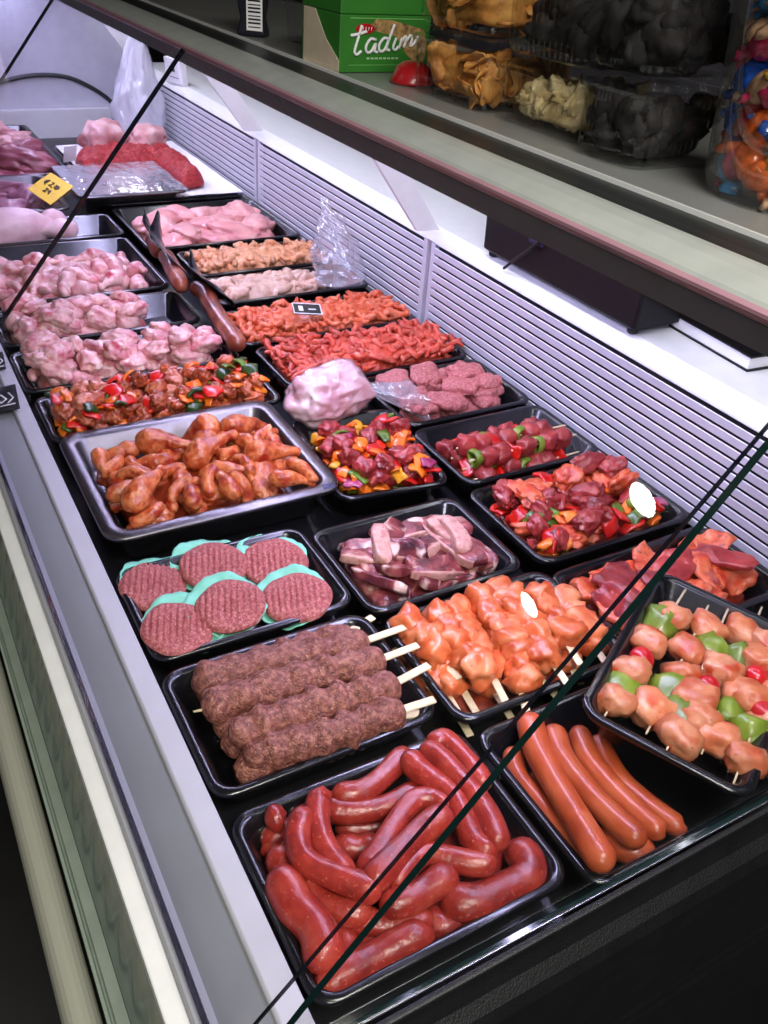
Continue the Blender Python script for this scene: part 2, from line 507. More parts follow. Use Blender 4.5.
def setting():
    FZ = -ZR / K
    for n, b in (('floor', (-3.2, -3.2, FZ - .05, 3.2, 8, FZ)), ):
        tag(obj(n, box(*b), MT['floor']), kind='structure')
    tag(obj('ceiling', box(-3.2, -3.2, 2.42, 3.2, 8, 2.5), MT['ceil']), kind='structure')
    tag(obj('wall_left', box(-3.3, -3.2, FZ, -3.2, 8, 2.42), MT['roomwall']), kind='structure')
    tag(obj('wall_right', box(3.2, -3.2, FZ, 3.3, 8, 2.42), MT['roomwall']), kind='structure')
    tag(obj('wall_back', box(-3.2, 8, FZ, 3.2, 8.1, 2.42), MT['roomwall']), kind='structure')
    tag(obj('wall_front', box(-3.2, -3.3, FZ, 3.2, -3.2, 2.42), MT['roomwall']), kind='structure')

    Y0, Y1 = .372, 5.02
    ct = empty('display_counter', (0, 0, 0)); ct_holder = [ct]
    tag(ct, 'long refrigerated meat counter with black deck and pale front sill', 'counter')
    P = lambda n, poly, m, y0=Y0, y1=Y1, bev=0: obj(n, prism(poly, y0, y1), MT[m], ct, smooth=False, bevel=bev)
    P('deck', [(.205, -.078), (1.40, -.078), (1.40, -.11), (.205, -.11)], 'deck')
    P('front_rail', [(.222, .012), (.190, .012), (.186, .008), (.186, -.10), (.222, -.10)], 'railwhite', bev=.002)
    P('sill_plate', [(.186, .004), (.127, .008), (.127, -.03), (.186, -.03)], 'greyplate')
    P('glass_channel', [(.127, .034), (.119, .034), (.1185, .018), (.1155, .018), (.115, .052), (.104, .052), (.102, .03), (.102, -.03), (.127, -.03)], 'channel')
    P('sill_lip', [(.102, .030), (.079, .022), (.079, -.02), (.102, -.03)], 'white', bev=.002)
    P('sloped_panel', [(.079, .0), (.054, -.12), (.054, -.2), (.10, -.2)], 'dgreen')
    P('panel_trim', [(.054, -.118), (.040, -.124), (.038, -.132), (.036, -.132), (.034, -.124), (.030, -.124), (.030, -.2), (.054, -.2)], 'lgreen')
    bl = [(.004 + .021 * math.cos(a), -.15 + .026 * math.sin(a)) for a in np.linspace(math.radians(-160), math.radians(100), 14)]
    P('bumper', [(.0265, -.21)] + [(.004 + .0225 * math.cos(a), -.155 + .03 * math.sin(a)) for a in np.linspace(0, math.pi, 12)] + [(-.0185, -.21)], 'cream')
    P('front_base', [(.09, -.2), (-.012, -.2), (-.02, -.24), (.06, FZ + .004), (.2, FZ + .004), (.2, -.12), (.12, -.12)], 'seal')
    P('back_base', [(.2, -.11), (1.42, -.11), (1.42, FZ + .004), (.2, FZ + .004)], 'seal', y0=Y0 + .02)
    # end panel: outline in y,z swept along x
    pr = [(.368, .03), (.362, .03), (.360, .012), (.352, -.012), (.338, -.026), (.330, -.045), (.328, -.09), (.334, -.10), (.334, -.30), (.331, -.305), (.331, -.315), (.334, -.32), (.334, -.34), (.331, -.345), (.331, -.355), (.334, -.36),
          (.334, FZ + .004), (.371, FZ + .004), (.371, .03)]
    v, f = prism(pr, 0, 1)
    v2 = np.stack([np.where(v[:, 1] < .5, .105, 1.42), v[:, 0], v[:, 2]], 1)
    v2[:, 2] = np.where((v2[:, 0] < .2) & (v2[:, 2] > .0), .0 + (v2[:, 2]) * .6, v2[:, 2])
    obj('end_panel', (v2, f), MT['endpanel'], ct, smooth=False, bevel=.003)
    # ledge behind the grille
    P('back_ledge', [(1.386, .236), (1.392, .250), (1.40, .252), (1.43, .264), (1.85, .264), (1.85, .22), (1.42, .22), (1.42, -.11), (1.405, -.11), (1.405, .236)], 'white', y0=.33, bev=.001)
    P('service_back', [(1.86, .264), (1.86, FZ + .004), (1.42, FZ + .004), (1.42, -.11), (1.83, .21)], 'roomwall')
    # far end wall with a thin dark arched tube
    fe = obj('far_end_panel', box(.10, Y1, -.11, 1.42, Y1 + .02, .712), MT['farwall'], ct, smooth=False)
    arc = [plane_pt(x, y, 1, Y1 - .004) for x, y in ((-60, 96), (-30, 89), (0, 82), (25, 76.5), (48, 75), (70, 78), (90, 87), (103, 95), (112, 103), (122, 116))]
    obj('dark_arch', tube(catmull(arc, 40), .011, 8), MT['darkrail'], ct)
    obj('end_step', box(.10, Y1 - .05, -.11, 1.40, Y1 - .004, .055), MT['white'], ct, smooth=False)

    # ---- ventilation grilles along the back
    spans = ((.40, 2.078, 'white slatted ventilation grille at the near end behind the mixed meat trays'),
             (2.10, 3.368, 'white slatted ventilation grille between the two slanted brackets'),
             (3.39, 4.955, 'white slatted ventilation grille furthest along, beside the tall clear bag'))
    for y0, y1, lab in spans:
        g = empty('ventilation_grille', (0, 0, 0))
        tag(g, lab, 'grille', 'slatted grilles along the back of the counter')
        parts = []
        for i in range(11):
            z = -.034 + i * .0240
            parts.append(prism([(1.384, z), (1.383, z + .0165), (1.385, z + .0180), (1.3865, z + .0165), (1.3865, z)], y0 + .02, y1 - .02))
        obj('slats', join(*parts), MT['grille'], g, smooth=False)
        obj('backing', box(1.399, y0, -.07, 1.4025, y1, .235), MT['seal'], g, smooth=False)
        obj('frame', join(box(1.384, y0, -.07, 1.398, y0 + .02, .235), box(1.384, y1 - .02, -.07, 1.398, y1, .235), box(1.384, y0, .234, 1.3975, y1, .2355)), MT['grille'], g, smooth=False)

    # ---- brackets
    for y, lab in ((2.089, 'slanted white bracket nearest the black crate'), (3.379, 'slanted white bracket midway along the back ledge'), (4.8, 'slanted white bracket at the far end of the counter')):
        poly = [(1.409, .266), (1.375, .266), (1.333, .268), (.985, .722), (1.08, .722)]
        tag(obj('shelf_bracket', prism(poly, y - .008, y + .008), MT['white'], smooth=False, bevel=.002), lab, 'bracket', 'slanted brackets holding up the shelf')

    # ---- shelf with its rail
    sh = empty('counter_shelf', (0, 0, .75)); sh.location = W((0, 0, 0))
    tag(sh, 'long grey shelf with rounded grey front rail above the meat counter', 'shelf')
    Ys, Ye = .30, 5.1
    S = lambda n, poly, m, bev=0: obj(n, prism(poly, Ys, Ye), MT[m], sh, smooth=False, bevel=bev)
    S('shelf_board', [(.80, .7495), (1.32, .7495), (1.32, .723), (.80, .723)], 'shelf')
    S('edge_strip', [(.806, .752), (.798, .753), (.797, .742), (.806, .742)], 'edge')
    S('rail_groove', [(.797, .748), (.765, .7455), (.735, .7455), (.735, .722), (.797, .722)], 'darkrail')
    S('rail', [(.735, .7485), (.722, .7495), (.704, .748), (.688, .7438), (.677, .738), (.671, .730), (.672, .722), (.735, .722)], 'rail')
    S('trim', [(.6715, .7355), (.665, .733), (.665, .727), (.671, .725)], 'pinktrim')
    # ---- lamp under the shelf
    lh = empty('shelf_lamp', (0, 0, 0))
    tag(lh, 'long grey strip lamp under the front rail of the shelf', 'lamp')
    for k, (a, b) in enumerate(((.375, 1.55), (1.555, 3.2), (3.205, 5.0))):
        obj('lamp_housing', prism([(.674, .721), (.699, .684), (.80, .684), (.815, .721)], a, b), MT['housing'], lh, smooth=False, bevel=.003)
        obj('lamp_tube', tube([(.762, a + .03, .672), (.762, (a + b) / 2, .672), (.762, b - .03, .672)], .010, 10), MT['tube'], lh)
    # ---- front glass
    nrm = lambda x: .108 + 1.208 * (x - .148)
    gdir = np.array([-1.208, 0, 1.0]); gdir /= np.linalg.norm(gdir)
    for (a, b), lab in (((.392, 2.026), 'tilted front glass pane at the near end of the counter'), ((2.032, 3.214), 'tilted front glass pane in the middle of the counter'), ((3.22, 5.01), 'tilted front glass pane at the far end of the counter')):
        th = .008
        xa, xb = .109, .663
        p0 = np.array([xa, 0, nrm(xa)]); p1 = np.array([xb, 0, nrm(xb)]); q0, q1 = p0 - gdir * th, p1 - gdir * th
        v = [[p[0], y, p[2]] for y in (a, b) for p in (p0, p1, q1, q0)]
        f = [(0, 1, 5, 4), (3, 7, 6, 2), (0, 3, 2, 1), (4, 5, 6, 7), (1, 2, 6, 5), (0, 4, 7, 3)]
        tag(obj('front_glass', (np.array(v), f, [0, 0, 1, 1, 1, 1]), [MT['glass'], MT['thinedge']], smooth=False), lab, 'glass pane', 'tilted front glass panes')
    # ---- end glass
    th = .007
    poly = [(.128, .0315), (.193, .126), (.595, .658), (.645, .716), (1.380, .716), (1.380, .275), (1.380, .0315)]
    v, f = prism(poly, .372, .372 + th)
    mi = [1] * len(poly) + [0, 0]
    eg = obj('end_glass', (v, f, mi), [MT['glass'], MT['glassedge']], smooth=False)
    obj('edge_glint', box(.128, .3709, .0305, 1.40, .3717, .0335), MT['alu'], ct_holder[0], smooth=False)  # thin bright strip added to imitate light caught by the polished glass edge
    tag(eg, 'upright end glass with dark green slanted edge over the sausage trays', 'glass pane')

    # ---- ceiling lamps
    for x, y, lab in ((-1.49, 2.186, 'round ceiling downlight mirrored in the glass over the mixed meat tray'), (-2.856, 2.995, 'round ceiling downlight mirrored in the glass over the orange chicken skewers')):
        l = empty('ceiling_lamp', (x, y, 2.42)); tag(l, lab, 'ceiling lamp', 'round ceiling downlights')
        obj('bezel', lathe([(.096, 0), (.096, -.012), (.084, -.014), (.082, -.004), (.082, 0)], 28), MT['white'], l)
        obj('diffuser', lathe([(.0815, -.001), (.081, -.008), (.001, -.010)], 28), MT['lamp'], l)


setting()


def area(name, loc, sx, sy, power, col, rot=(0, 0, 0)):
    L = bpy.data.lights.new(name, 'AREA'); L.shape = 'RECTANGLE'; L.size = sx * K; L.size_y = sy * K
    L.energy = power; L.color = col
    o = bpy.data.objects.new(name, L); COL.objects.link(o); o.location = W(loc); o.rotation_euler = rot
    return o


LAV = (.62, .585, 1.0)
area('strip_light', (.775, 2.69, .655), .05, 4.55, 25, LAV, (0, math.radians(-4), 0))
area('ledge_light', (1.26, 2.7, .715), .05, 4.5, 13, (.86, .86, 1.0), (0, math.radians(-28), 0))
area('fill_light', (-1.2, -2.2, 2.38), 1.2, .8, 70, (1, .97, .9), (math.radians(10), 0, 0))  # added unseen fill behind the camera, stands in for general room light
area('fill_light', (.35, -.7, 2.38), 1.0, .7, 48, (1, .98, .92), (0, 0, 0))  # second added fill overhead, out of view, brightens the shelf and rail
w = bpy.data.worlds.new('shop'); SC.world = w; w.use_nodes = True
w.node_tree.nodes['Background'].inputs[0].default_value = (.8, .82, .85, 1)
w.node_tree.nodes['Background'].inputs[1].default_value = .03

# ---------------------------------------------------------------- camera
cd = bpy.data.cameras.new('camera'); cam = bpy.data.objects.new('camera', cd); COL.objects.link(cam)
cd.sensor_fit = 'VERTICAL'; cd.sensor_height = 32; cd.sensor_width = 24; cd.lens = F_PX / 1024 * 32
cd.clip_start = .02; cd.clip_end = 60
m = Matrix.Identity(4)
for i in range(3):
    m[i][0] = R_CAM[0][i]; m[i][1] = -R_CAM[1][i]; m[i][2] = -R_CAM[2][i]
m.translation = W(C_CAM)
cam.matrix_world = m
SC.camera = cam
SC.view_settings.view_transform = 'Standard'; SC.view_settings.look = 'None'
SC.view_settings.exposure = 0.0; SC.view_settings.gamma = 1; SC.view_settings.use_curve_mapping = False


# ================================================================ trays and what lies in them
def keep_in(t, C, r):
    """pull a path inside its tray's sloping walls and above its floor"""
    out = []
    for p in C:
        v = t.M.inverted() @ Vector((p[0] - t.cx, p[1] - t.cy, p[2] - t.z))
        z = max(v.z, -t.depth + .013 + r)
        dp = min(1, max(0, -(z - r * .3) / t.depth))
        k = t.lip * .6 + .020 * dp + r * (.95 if z < r * .5 else .3)
        x = min(max(v.x, -t.w / 2 + k), t.w / 2 - k); y = min(max(v.y, -t.d / 2 + k), t.d / 2 - k)
        w_ = t.M @ Vector((x, y, z)); out.append((t.cx + w_.x, t.cy + w_.y, t.z + w_.z))
    return np.array(out)


class Tray:
    """a tray at (cx, cy), rim at z, turned by rz (and tilted); food is dropped in its own x, y"""
    def __init__(s, x0, y0, x1, y1, label, z=0.0, rz=0, tilt=(0, 0), depth=.068, mat='blackplastic', name='food_tray', group=None, steel=False, cat='tray'):
        s.w, s.d, s.z, s.depth = x1 - x0, y1 - y0, z, depth
        s.cx, s.cy = (x0 + x1) / 2, (y0 + y1) / 2
        s.M = Matrix.Rotation(rz, 3, 'Z') @ Matrix.Rotation(tilt[1], 3, 'Y') @ Matrix.Rotation(tilt[0], 3, 'X')
        sh = tray_shape(s.w - .004, s.d - .004, depth, lip=.030 if steel else .014, slope=.02 if steel else .022, r=.045 if steel else .035)
        s.lip = .030 if steel else .014
        s.o = obj(name, sh, MT[mat], loc=(s.cx, s.cy, z), rot=s.M)
        tag(s.o, label, cat, group)
        s.cell = .005
        s.nx, s.ny = int(s.w / s.cell) + 1, int(s.d / s.cell) + 1
        s.H = np.full((s.nx, s.ny), -depth + .008)
        X, Y = np.meshgrid((np.arange(s.nx) + .5) * s.cell - s.w / 2, (np.arange(s.ny) + .5) * s.cell - s.d / 2, indexing='ij')
        s.X, s.Y = X, Y
        # sloping walls
        s.slope = (.02 if steel else .022) + .006
        edge = np.minimum(s.w / 2 - np.abs(X), s.d / 2 - np.abs(Y)) - s.lip
        s.edge = edge
        s.Wall = np.where(edge < s.slope, -depth + .012 + (1 - np.maximum(edge, 0) / s.slope) * depth, -depth + .009)
        s.H = np.maximum(s.H, np.where(edge < .012, -depth + .008 + (1 - np.maximum(edge, 0) / .012) * depth * .8, -1))

    def toworld(s, p):
        v = s.M @ Vector(p)
        return (s.cx + v.x, s.cy + v.y, s.z + v.z)

    def local(s, px, py, z):
        """tray-local point of a photo pixel at height z over the rim"""
        d = R_CAM.T @ np.array([(px - 384) / F_PX, (py - 512) / F_PX, 1])
        n = s.M @ Vector((0, 0, 1)); o = Vector((s.cx, s.cy, s.z)) + n * z
        t = (o - Vector(C_CAM)).dot(n) / Vector(d).dot(n)
        v = s.M.inverted() @ (Vector(C_CAM) + Vector(d) * t - Vector((s.cx, s.cy, s.z)))
        return (v.x, v.y, z)

    def base(s, mat, label, h=-.02, dome=.02, amp=.008, fr=30, box_=None, seed=1, name='marinade', cat='marinade', inset=.028, edge=.03):
        """an uncountable mass at the bottom of the tray, as one heaped mesh"""
        x0, y0, x1, y1 = box_ or (-s.w / 2, -s.d / 2, s.w / 2, s.d / 2)
        ins = inset + s.lip if box_ is None else 0
        x0, y0, x1, y1 = x0 + ins, y0 + ins, x1 - ins, y1 - ins
        nx, ny = max(12, int((x1 - x0) / .007)), max(12, int((y1 - y0) / .007))
        P = []
        for i in range(nx + 1):
            for j in range(ny + 1):
                u, v = i / nx, j / ny
                # rounded outline
                a, b = 2 * u - 1, 2 * v - 1
                a2, b2 = a * math.sqrt(1 - .18 * b * b), b * math.sqrt(1 - .18 * a * a)
                P.append(((x0 + x1) / 2 + a2 * (x1 - x0) / 2, (y0 + y1) / 2 + b2 * (y1 - y0) / 2, 0))
        P = np.array(P)
        n = nz(P, fr, seed, 3)
        u = np.repeat(np.arange(nx + 1) / nx, ny + 1); v = np.tile(np.arange(ny + 1) / ny, nx + 1)
        e = np.minimum(np.minimum(u, 1 - u) * (x1 - x0), np.minimum(v, 1 - v) * (y1 - y0))
        k = np.clip(e / edge, 0, 1); k = np.sqrt(1 - (1 - k) ** 2)
        bot = -s.depth + .013
        P[:, 2] = bot + (h + dome * np.sin(np.pi * u) * np.sin(np.pi * v) - bot + amp * n) * k + .001
        F = []
        for i in range(nx):
            for j in range(ny):
                a = i * (ny + 1) + j
                F.append((a, a + ny + 1, a + ny + 2, a + 1))
        # underside
        n0 = len(P)
        rim = [i * (ny + 1) for i in range(nx + 1)] + [nx * (ny + 1) + j for j in range(1, ny + 1)] + [i * (ny + 1) + ny for i in range(nx - 1, -1, -1)] + [j for j in range(ny - 1, 0, -1)]
        F.append(tuple(rim[::-1]))
        o = obj(name, (P, F), MT[mat], loc=(s.cx, s.cy, s.z), rot=s.M)
        tag(o, label, cat, kind='stuff')
        i = np.clip(((P[:, 0] + s.w / 2) / s.cell).astype(int), 0, s.nx - 1); j = np.clip(((P[:, 1] + s.d / 2) / s.cell).astype(int), 0, s.ny - 1)
        np.maximum.at(s.H, (i, j), P[:, 2] - amp * .3)
        return o

    def drop(s, name, variants, n, label, cat, group, tries=14, sink=.2, tilt=.35, region=None, margin=.004, rz=None, spread=.022, zmax=None):
        """variants: list of mesh datablocks (or of (mesh, [(part name, mesh)...])); pieces come to rest on what lies there already"""
        out = []
        x0, y0, x1, y1 = region or (-s.w / 2 + s.lip + margin, -s.d / 2 + s.lip + margin, s.w / 2 - s.lip - margin, s.d / 2 - s.lip - margin)
        c = s.cell
        for _ in range(n):
            me = RND.choice(variants)
            V0 = verts_of(me)
            best = None
            for t in range(tries):
                a = RND.uniform(0, 2 * math.pi) if rz is None else RND.gauss(rz, .3)
                Rm = Matrix.Rotation(a, 3, 'Z') @ Matrix.Rotation(RND.gauss(0, tilt), 3, 'X') @ Matrix.Rotation(RND.gauss(0, tilt), 3, 'Y')
                V = V0 @ np.array(Rm).T
                lo, hi = V.min(0), V.max(0)
                ax0, ax1, ay0, ay1 = x0 - lo[0], x1 - hi[0], y0 - lo[1], y1 - hi[1]
                if ax1 < ax0 or ay1 < ay0:
                    if t < tries - 1: continue
                    ax0 = ax1 = (ax0 + ax1) / 2; ay0 = ay1 = (ay0 + ay1) / 2
                x, y = RND.uniform(ax0, ax1), RND.uniform(ay0, ay1)
                i = np.clip(((V[:, 0] + x + s.w / 2) / c).astype(int), 0, s.nx - 1); j = np.clip(((V[:, 1] + y + s.d / 2) / c).astype(int), 0, s.ny - 1)
                low = V[:, 2] < lo[2] + (hi[2] - lo[2]) * .55
                gap = s.H[i[low], j[low]] - V[low, 2]
                z = np.quantile(gap, .82) - sink * (hi[2] - lo[2]) * .3
                z = max(z, (s.Wall[i, j] - V[:, 2]).max())
                sc = z + hi[2] * .5 + RND.uniform(0, .010) - spread * max(abs(x) / (s.w / 2), abs(y) / (s.d / 2))
                if best is None or sc < best[0]: best = (sc, x, y, z, Rm, V, i, j)
            if best is None: continue
            sc, x, y, z, Rm, V, i, j = best
            if zmax is not None and z > zmax: continue
            np.maximum.at(s.H, (i, j), V[:, 2] + z)
            o = link(name, me)
            o.location = W(s.toworld((x, y, z)))
            o.rotation_euler = (s.M @ Rm).to_euler()
            tag(o, label, cat, group)
            out.append(o)
        return out


_VC = {}


def verts_of(me):
    if me.name not in _VC:
        a = np.empty(len(me.vertices) * 3); me.vertices.foreach_get('co', a)
        _VC[me.name] = a.reshape(-1, 3) / K
    return _VC[me.name]


def variants(name, mat, n, fn):
    return [mesh(name, fn(i), MT[mat]) for i in range(n)]


# ---- kinds of piece
def v_chunk(mat, a, b, c, n=5, p=3.2, amp=.22, name='chunk', sub=4, fr=1.6):
    return variants(name, mat, n, lambda i: blob(a * RND.uniform(.8, 1.2), b * RND.uniform(.8, 1.2), c * RND.uniform(.8, 1.2), p, amp, fr, 10 * i + RND.randrange(99), sub))


def curved_piece(L, Wd, th, bend, seed=0):
    """a cut of pepper: a thick curved shell"""
    V, F = [], []
    n, m = 9, 6
    R = L / max(bend, .05)
    for side in (1, -1):
        for i in range(n):
            for j in range(m):
                u, v = i / (n - 1) - .5, j / (m - 1) - .5
                a = u * bend
                r = R + side * th / 2
                taper = 1 - .22 * (2 * abs(u)) ** 4 + .25 * math.sin(seed * 2.3 + 5 * u)
                V.append((r * math.sin(a), v * Wd * taper, r * math.cos(a) - R + .12 * Wd * math.cos(v * 3) * side * 0 + .25 * Wd * (.25 - v * v)))
    k = n * m
    for i in range(n - 1):
        for j in range(m - 1):
            a = i * m + j
            F.append((a, a + m, a + m + 1, a + 1)); F.append((k + a, k + a + 1, k + a + m + 1, k + a + m))
    rim = [i * m for i in range(n)] + [(n - 1) * m + j for j in range(1, m)] + [i * m + m - 1 for i in range(n - 2, -1, -1)] + [j for j in range(m - 2, 0, -1)]
    for q in range(len(rim)):
        a, b = rim[q], rim[(q + 1) % len(rim)]
        F.append((b, a, a + k, b + k))
    V = np.array(V)
    V = V + np.stack([nz(V, 45, seed, 2), nz(V, 45, seed + 3, 2), .4 * nz(V, 45, seed + 6, 2)], 1) * .16 * Wd
    return V, F


def v_pepper(mat, L=.038, Wd=.028, th=.005, n=4, bend=(.5, 1.4), name='pepper_piece'):
    return variants(name, mat, n, lambda i: curved_piece(L * RND.uniform(.75, 1.25), Wd * RND.uniform(.75, 1.2), th, RND.uniform(*bend), i * 7))


def ring_piece(R, r, h, seed=0):
    V, F = [], []
    n, m = 22, 8
    for i in range(n):
        a = 2 * math.pi * i / n
        RR = R * (1 + .12 * math.sin(3 * a + seed) + .05 * math.sin(5 * a))
        for j in range(m):
            b = 2 * math.pi * j / m
            V.append(((RR + r * math.cos(b)) * math.cos(a), (RR + r * math.cos(b)) * math.sin(a), h * math.sin(b)))
    for i in range(n):
        for j in range(m):
            a, b = i * m + j, i * m + (j + 1) % m
            c, d = ((i + 1) % n) * m + j, ((i + 1) % n) * m + (j + 1) % m
            F.append((a, c, d, b))
    return np.array(V), F


def v_ring(mat, R=.016, r=.004, h=.009, n=3, name='pepper_ring'):
    return variants(name, mat, n, lambda i: ring_piece(R * RND.uniform(.85, 1.2), r, h * RND.uniform(.8, 1.2), i))


def strip(L, w, t, seed):
    r = random.Random(seed)
    P = [(L * (k / 4 - .5), r.uniform(-.22, .22) * L, r.uniform(-.1, .16) * L) for k in range(5)]
    C = catmull(P, 9)
    rad = np.array([.45, .8, 1, 1.05, 1, .95, .9, .75, .4]) * w
    v, f = tube(C, rad, 7, amp=.35, fr=60, seed=seed)
    v[:, 2] = np.interp(0, [0], [0]) + v[:, 2]
    return v, f


def v_strip(mat, L=.06, w=.009, n=7, name='meat_strip', s0=0):
    return variants(name, mat, n, lambda i: strip(L * RND.uniform(.7, 1.25), w * RND.uniform(.8, 1.25), w, s0 + i * 3 + 1))


def flat_slice(a, b, c, seed, waves=.02):
    d, f = ico(4)
    n = (np.abs(d) ** 2.6).sum(1) ** (1 / 2.6)
    v = d / n[:, None]
    q = nz(d * np.array([1, 1, .2]), 1.6, seed, 2)
    v = v * np.array([a, b, c]) * (1 + .28 * q)[:, None]
    v[:, 2] += waves * nz(v * np.array([1, 1, 0]), 22, seed + 3, 2)
    return v, f


def v_slice(mat, a, b, c, n=5, waves=.02, name='meat_slice'):
    return variants(name, mat, n, lambda i: flat_slice(a * RND.uniform(.85, 1.15), b * RND.uniform(.85, 1.15), c, i * 5 + RND.randrange(50), waves))


def drumstick(L, r, seed):
    rr = random.Random(seed)
    P = [(-.5 * L, 0, 0), (-.25 * L, rr.uniform(-.04, .04) * L, .02 * L), (0, rr.uniform(-.06, .06) * L, .03 * L), (.28 * L, rr.uniform(-.1, .1) * L, 0), (.5 * L, rr.uniform(-.14, .14) * L, -.01)]
    C = catmull(P, 24)
    t = np.linspace(0, 1, 24)
    prof = np.interp(t, [0, .03, .10, .25, .42, .62, .80, .88, .94, .98, 1], [.12, .55, .88, 1.05, .95, .62, .36, .38, .44, .34, .1]) * r
    v, f = tube(C, prof, 16, amp=.34, fr=24, seed=seed)
    return v, f


def wing(L, r, seed):
    rr = random.Random(seed)
    a = drumstick(L * .9, r * .85, seed)
    P = [(.38 * L, 0, .0), (.30 * L, .18 * L, .02 * L), (.12 * L, .34 * L, .03 * L), (-.14 * L, .40 * L, .01 * L)]
    C = catmull(P, 20); t = np.linspace(0, 1, 20)
    prof = np.interp(t, [0, .05, .25, .5, .8, .93, 1], [.2, .62, .55, .62, .5, .42, .1]) * r
    b = tube(C, prof, 14, amp=.26, fr=20, seed=seed + 2, flat=1.15)
    return join(a, b)


def thigh(a, b, c, seed):
    d, f = ico(4)
    v = d * (1 + .34 * nz(d, 1.2, seed, 2) - .16 * np.abs(nz(d, 2.4, seed + 1, 2)) + .05 * nz(d, 6, seed + 2, 2))[:, None]
    v = v * np.array([a, b, c])
    v[:, 1] += .25 * b * np.sin(v[:, 0] / a * 1.5)
    return v, f


# ---------------------------------------------------------------- front row: red sausages
def crop2(off, sc):
    return lambda pts: [(off[0] + x / sc, off[1] + y / sc) for x, y in pts]


BT = 'black food trays'
t_saus = Tray(.228, .412, .600, .700, 'black tray of curled red sausages in the near corner of the counter', group=None)
cs = crop2((200, 700), 2.133)
PL, PR, PC = crop2((220, 720), 3.656), crop2((380, 720), 4.267), crop2((200, 700), 2.133)
SAUS = [   # outline traced in three enlarged views, height of the axis, radius
    (PC, [(120, 430), (140, 470), (150, 520)], -.046, .018, 'dark red sausage at the bottom along the left wall'),
    (PC, [(300, 625), (380, 600), (450, 560)], -.044, .018, 'red sausage at the bottom along the near wall'),
    (PC, [(560, 400), (600, 380), (640, 300), (650, 240)], -.046, .017, 'red sausage at the bottom along the right wall'),
    (PC, [(340, 390), (400, 380), (470, 350), (560, 300)], -.042, .018, 'red sausage buried in the middle of the tray'),
    (PC, [(200, 420), (260, 470), (300, 540)], -.034, .019, 'red sausage partly covered by the thick left one'),
    (PL, [(200, 720), (235, 800)], -.042, .020, 'short dark sausage end lying deep at the left wall of the red sausage tray'),
    (PL, [(75, 465), (150, 430), (270, 405), (360, 400)], -.034, .0195, 'red sausage with its rounded tip at the far left of the sausage tray'),
    (PL, [(115, 515), (190, 478), (270, 460)], -.040, .016, 'thin red sausage tip lying low beneath the left end of the pile'),
    (PL, [(405, 455), (500, 475), (600, 455)], -.032, .019, 'red sausage seen in the gap in the middle of the pile'),
    (PL, [(420, 395), (540, 395), (650, 385)], -.036, .017, 'red sausage running behind the gap in the middle of the pile'),
    (PC, [(330, 505), (370, 520), (440, 510)], -.036, .019, 'red sausage half hidden under the front loops'),
    (PR, [(175, 800), (250, 872), (360, 890), (470, 850)], -.030, .0195, 'red sausage below the fat curl at the right of the tray'),
    (PL, [(240, 365), (300, 335), (360, 335), (440, 340)], -.024, .019, 'red sausage running under the first loop from the left'),
    (PC, [(285, 480), (325, 545), (350, 600)], -.028, .018, 'short red sausage pointing to the near edge of the tray'),
    (PC, [(195, 550), (230, 600), (262, 630), (292, 650)], -.030, .020, 'red sausage in the near left corner of the sausage tray'),
    (PC, [(225, 592), (310, 608), (400, 574), (460, 522), (486, 482)], -.012, .0215, 'long red sausage arching along the near edge of the tray'),
    (PR, [(255, 750), (370, 785), (500, 765), (600, 705), (632, 620), (560, 520)], -.010, .0235, 'fat red sausage curling up at the right wall of the tray'),
    (PC, [(290, 440), (360, 474), (440, 482), (498, 462)], -.016, .018, 'red sausage lying across below the crossing point of the pile'),
    (PL, [(200, 470), (240, 540), (310, 620)], -.014, .021, 'red sausage end rising beside the large left sausage'),
    (PL, [(135, 575), (220, 640), (310, 715), (370, 800), (385, 925)], .004, .0245, 'thick red sausage bending down along the left side of the tray'),
    (PL, [(145, 335), (185, 345), (240, 360)], -.004, .0215, 'red sausage tip standing at the far left corner of the tray'),
    (PC, [(262, 232), (330, 238), (400, 226), (475, 188)], -.004, .0175, 'red sausage lying straight in the far middle of the tray'),
    (PC, [(280, 202), (340, 198), (390, 165), (445, 105)], .006, .017, 'red sausage reaching to the far rim from the middle loop'),
    (PL, [(300, 540), (345, 640), (440, 695), (560, 705)], -.004, .018, 'red sausage under the front of the left loop'),
    (PR, [(-5, 790), (110, 775), (230, 705), (320, 640)], .006, .0195, 'red sausage lying just right of the crossing point'),
    (PR, [(55, 720), (100, 640), (190, 570), (290, 590), (400, 612), (500, 605)], .012, .0165, 'red sausage bending from the crossing point to the right'),
    (PR, [(180, 85), (250, 72), (330, 130), (400, 210), (450, 300)], .008, .0165, 'red sausage nearest the far right corner of the tray'),
    (PR, [(-80, 670), (0, 560), (80, 430), (150, 345), (240, 345), (298, 400)], .012, .017, 'red sausage hooking over at its far end in mid tray'),
    (PR, [(112, 140), (160, 210), (240, 270), (320, 335), (365, 430), (410, 525), (505, 572)], .018, .0175, 'red sausage slanting down the right half beside its twin'),
    (PR, [(170, 115), (250, 160), (340, 250), (420, 340), (470, 430), (510, 555)], .026, .0175, 'topmost red sausage slanting down the right side of the pile'),
    (PR, [(-60, 715), (40, 610), (150, 500), (240, 430), (315, 410)], .026, .0185, 'red sausage crossing the middle of the pile diagonally'),
    (PL, [(398, 300), (370, 285), (355, 340), (365, 410), (395, 480), (440, 545), (480, 590)], .018, .017, 'red sausage looping on top at the left of the pile'),
    (PL, [(318, 325), (284, 420), (310, 510), (400, 562), (500, 602), (590, 640)], .022, .017, 'long red sausage sweeping from the left loop to the crossing point'),
]
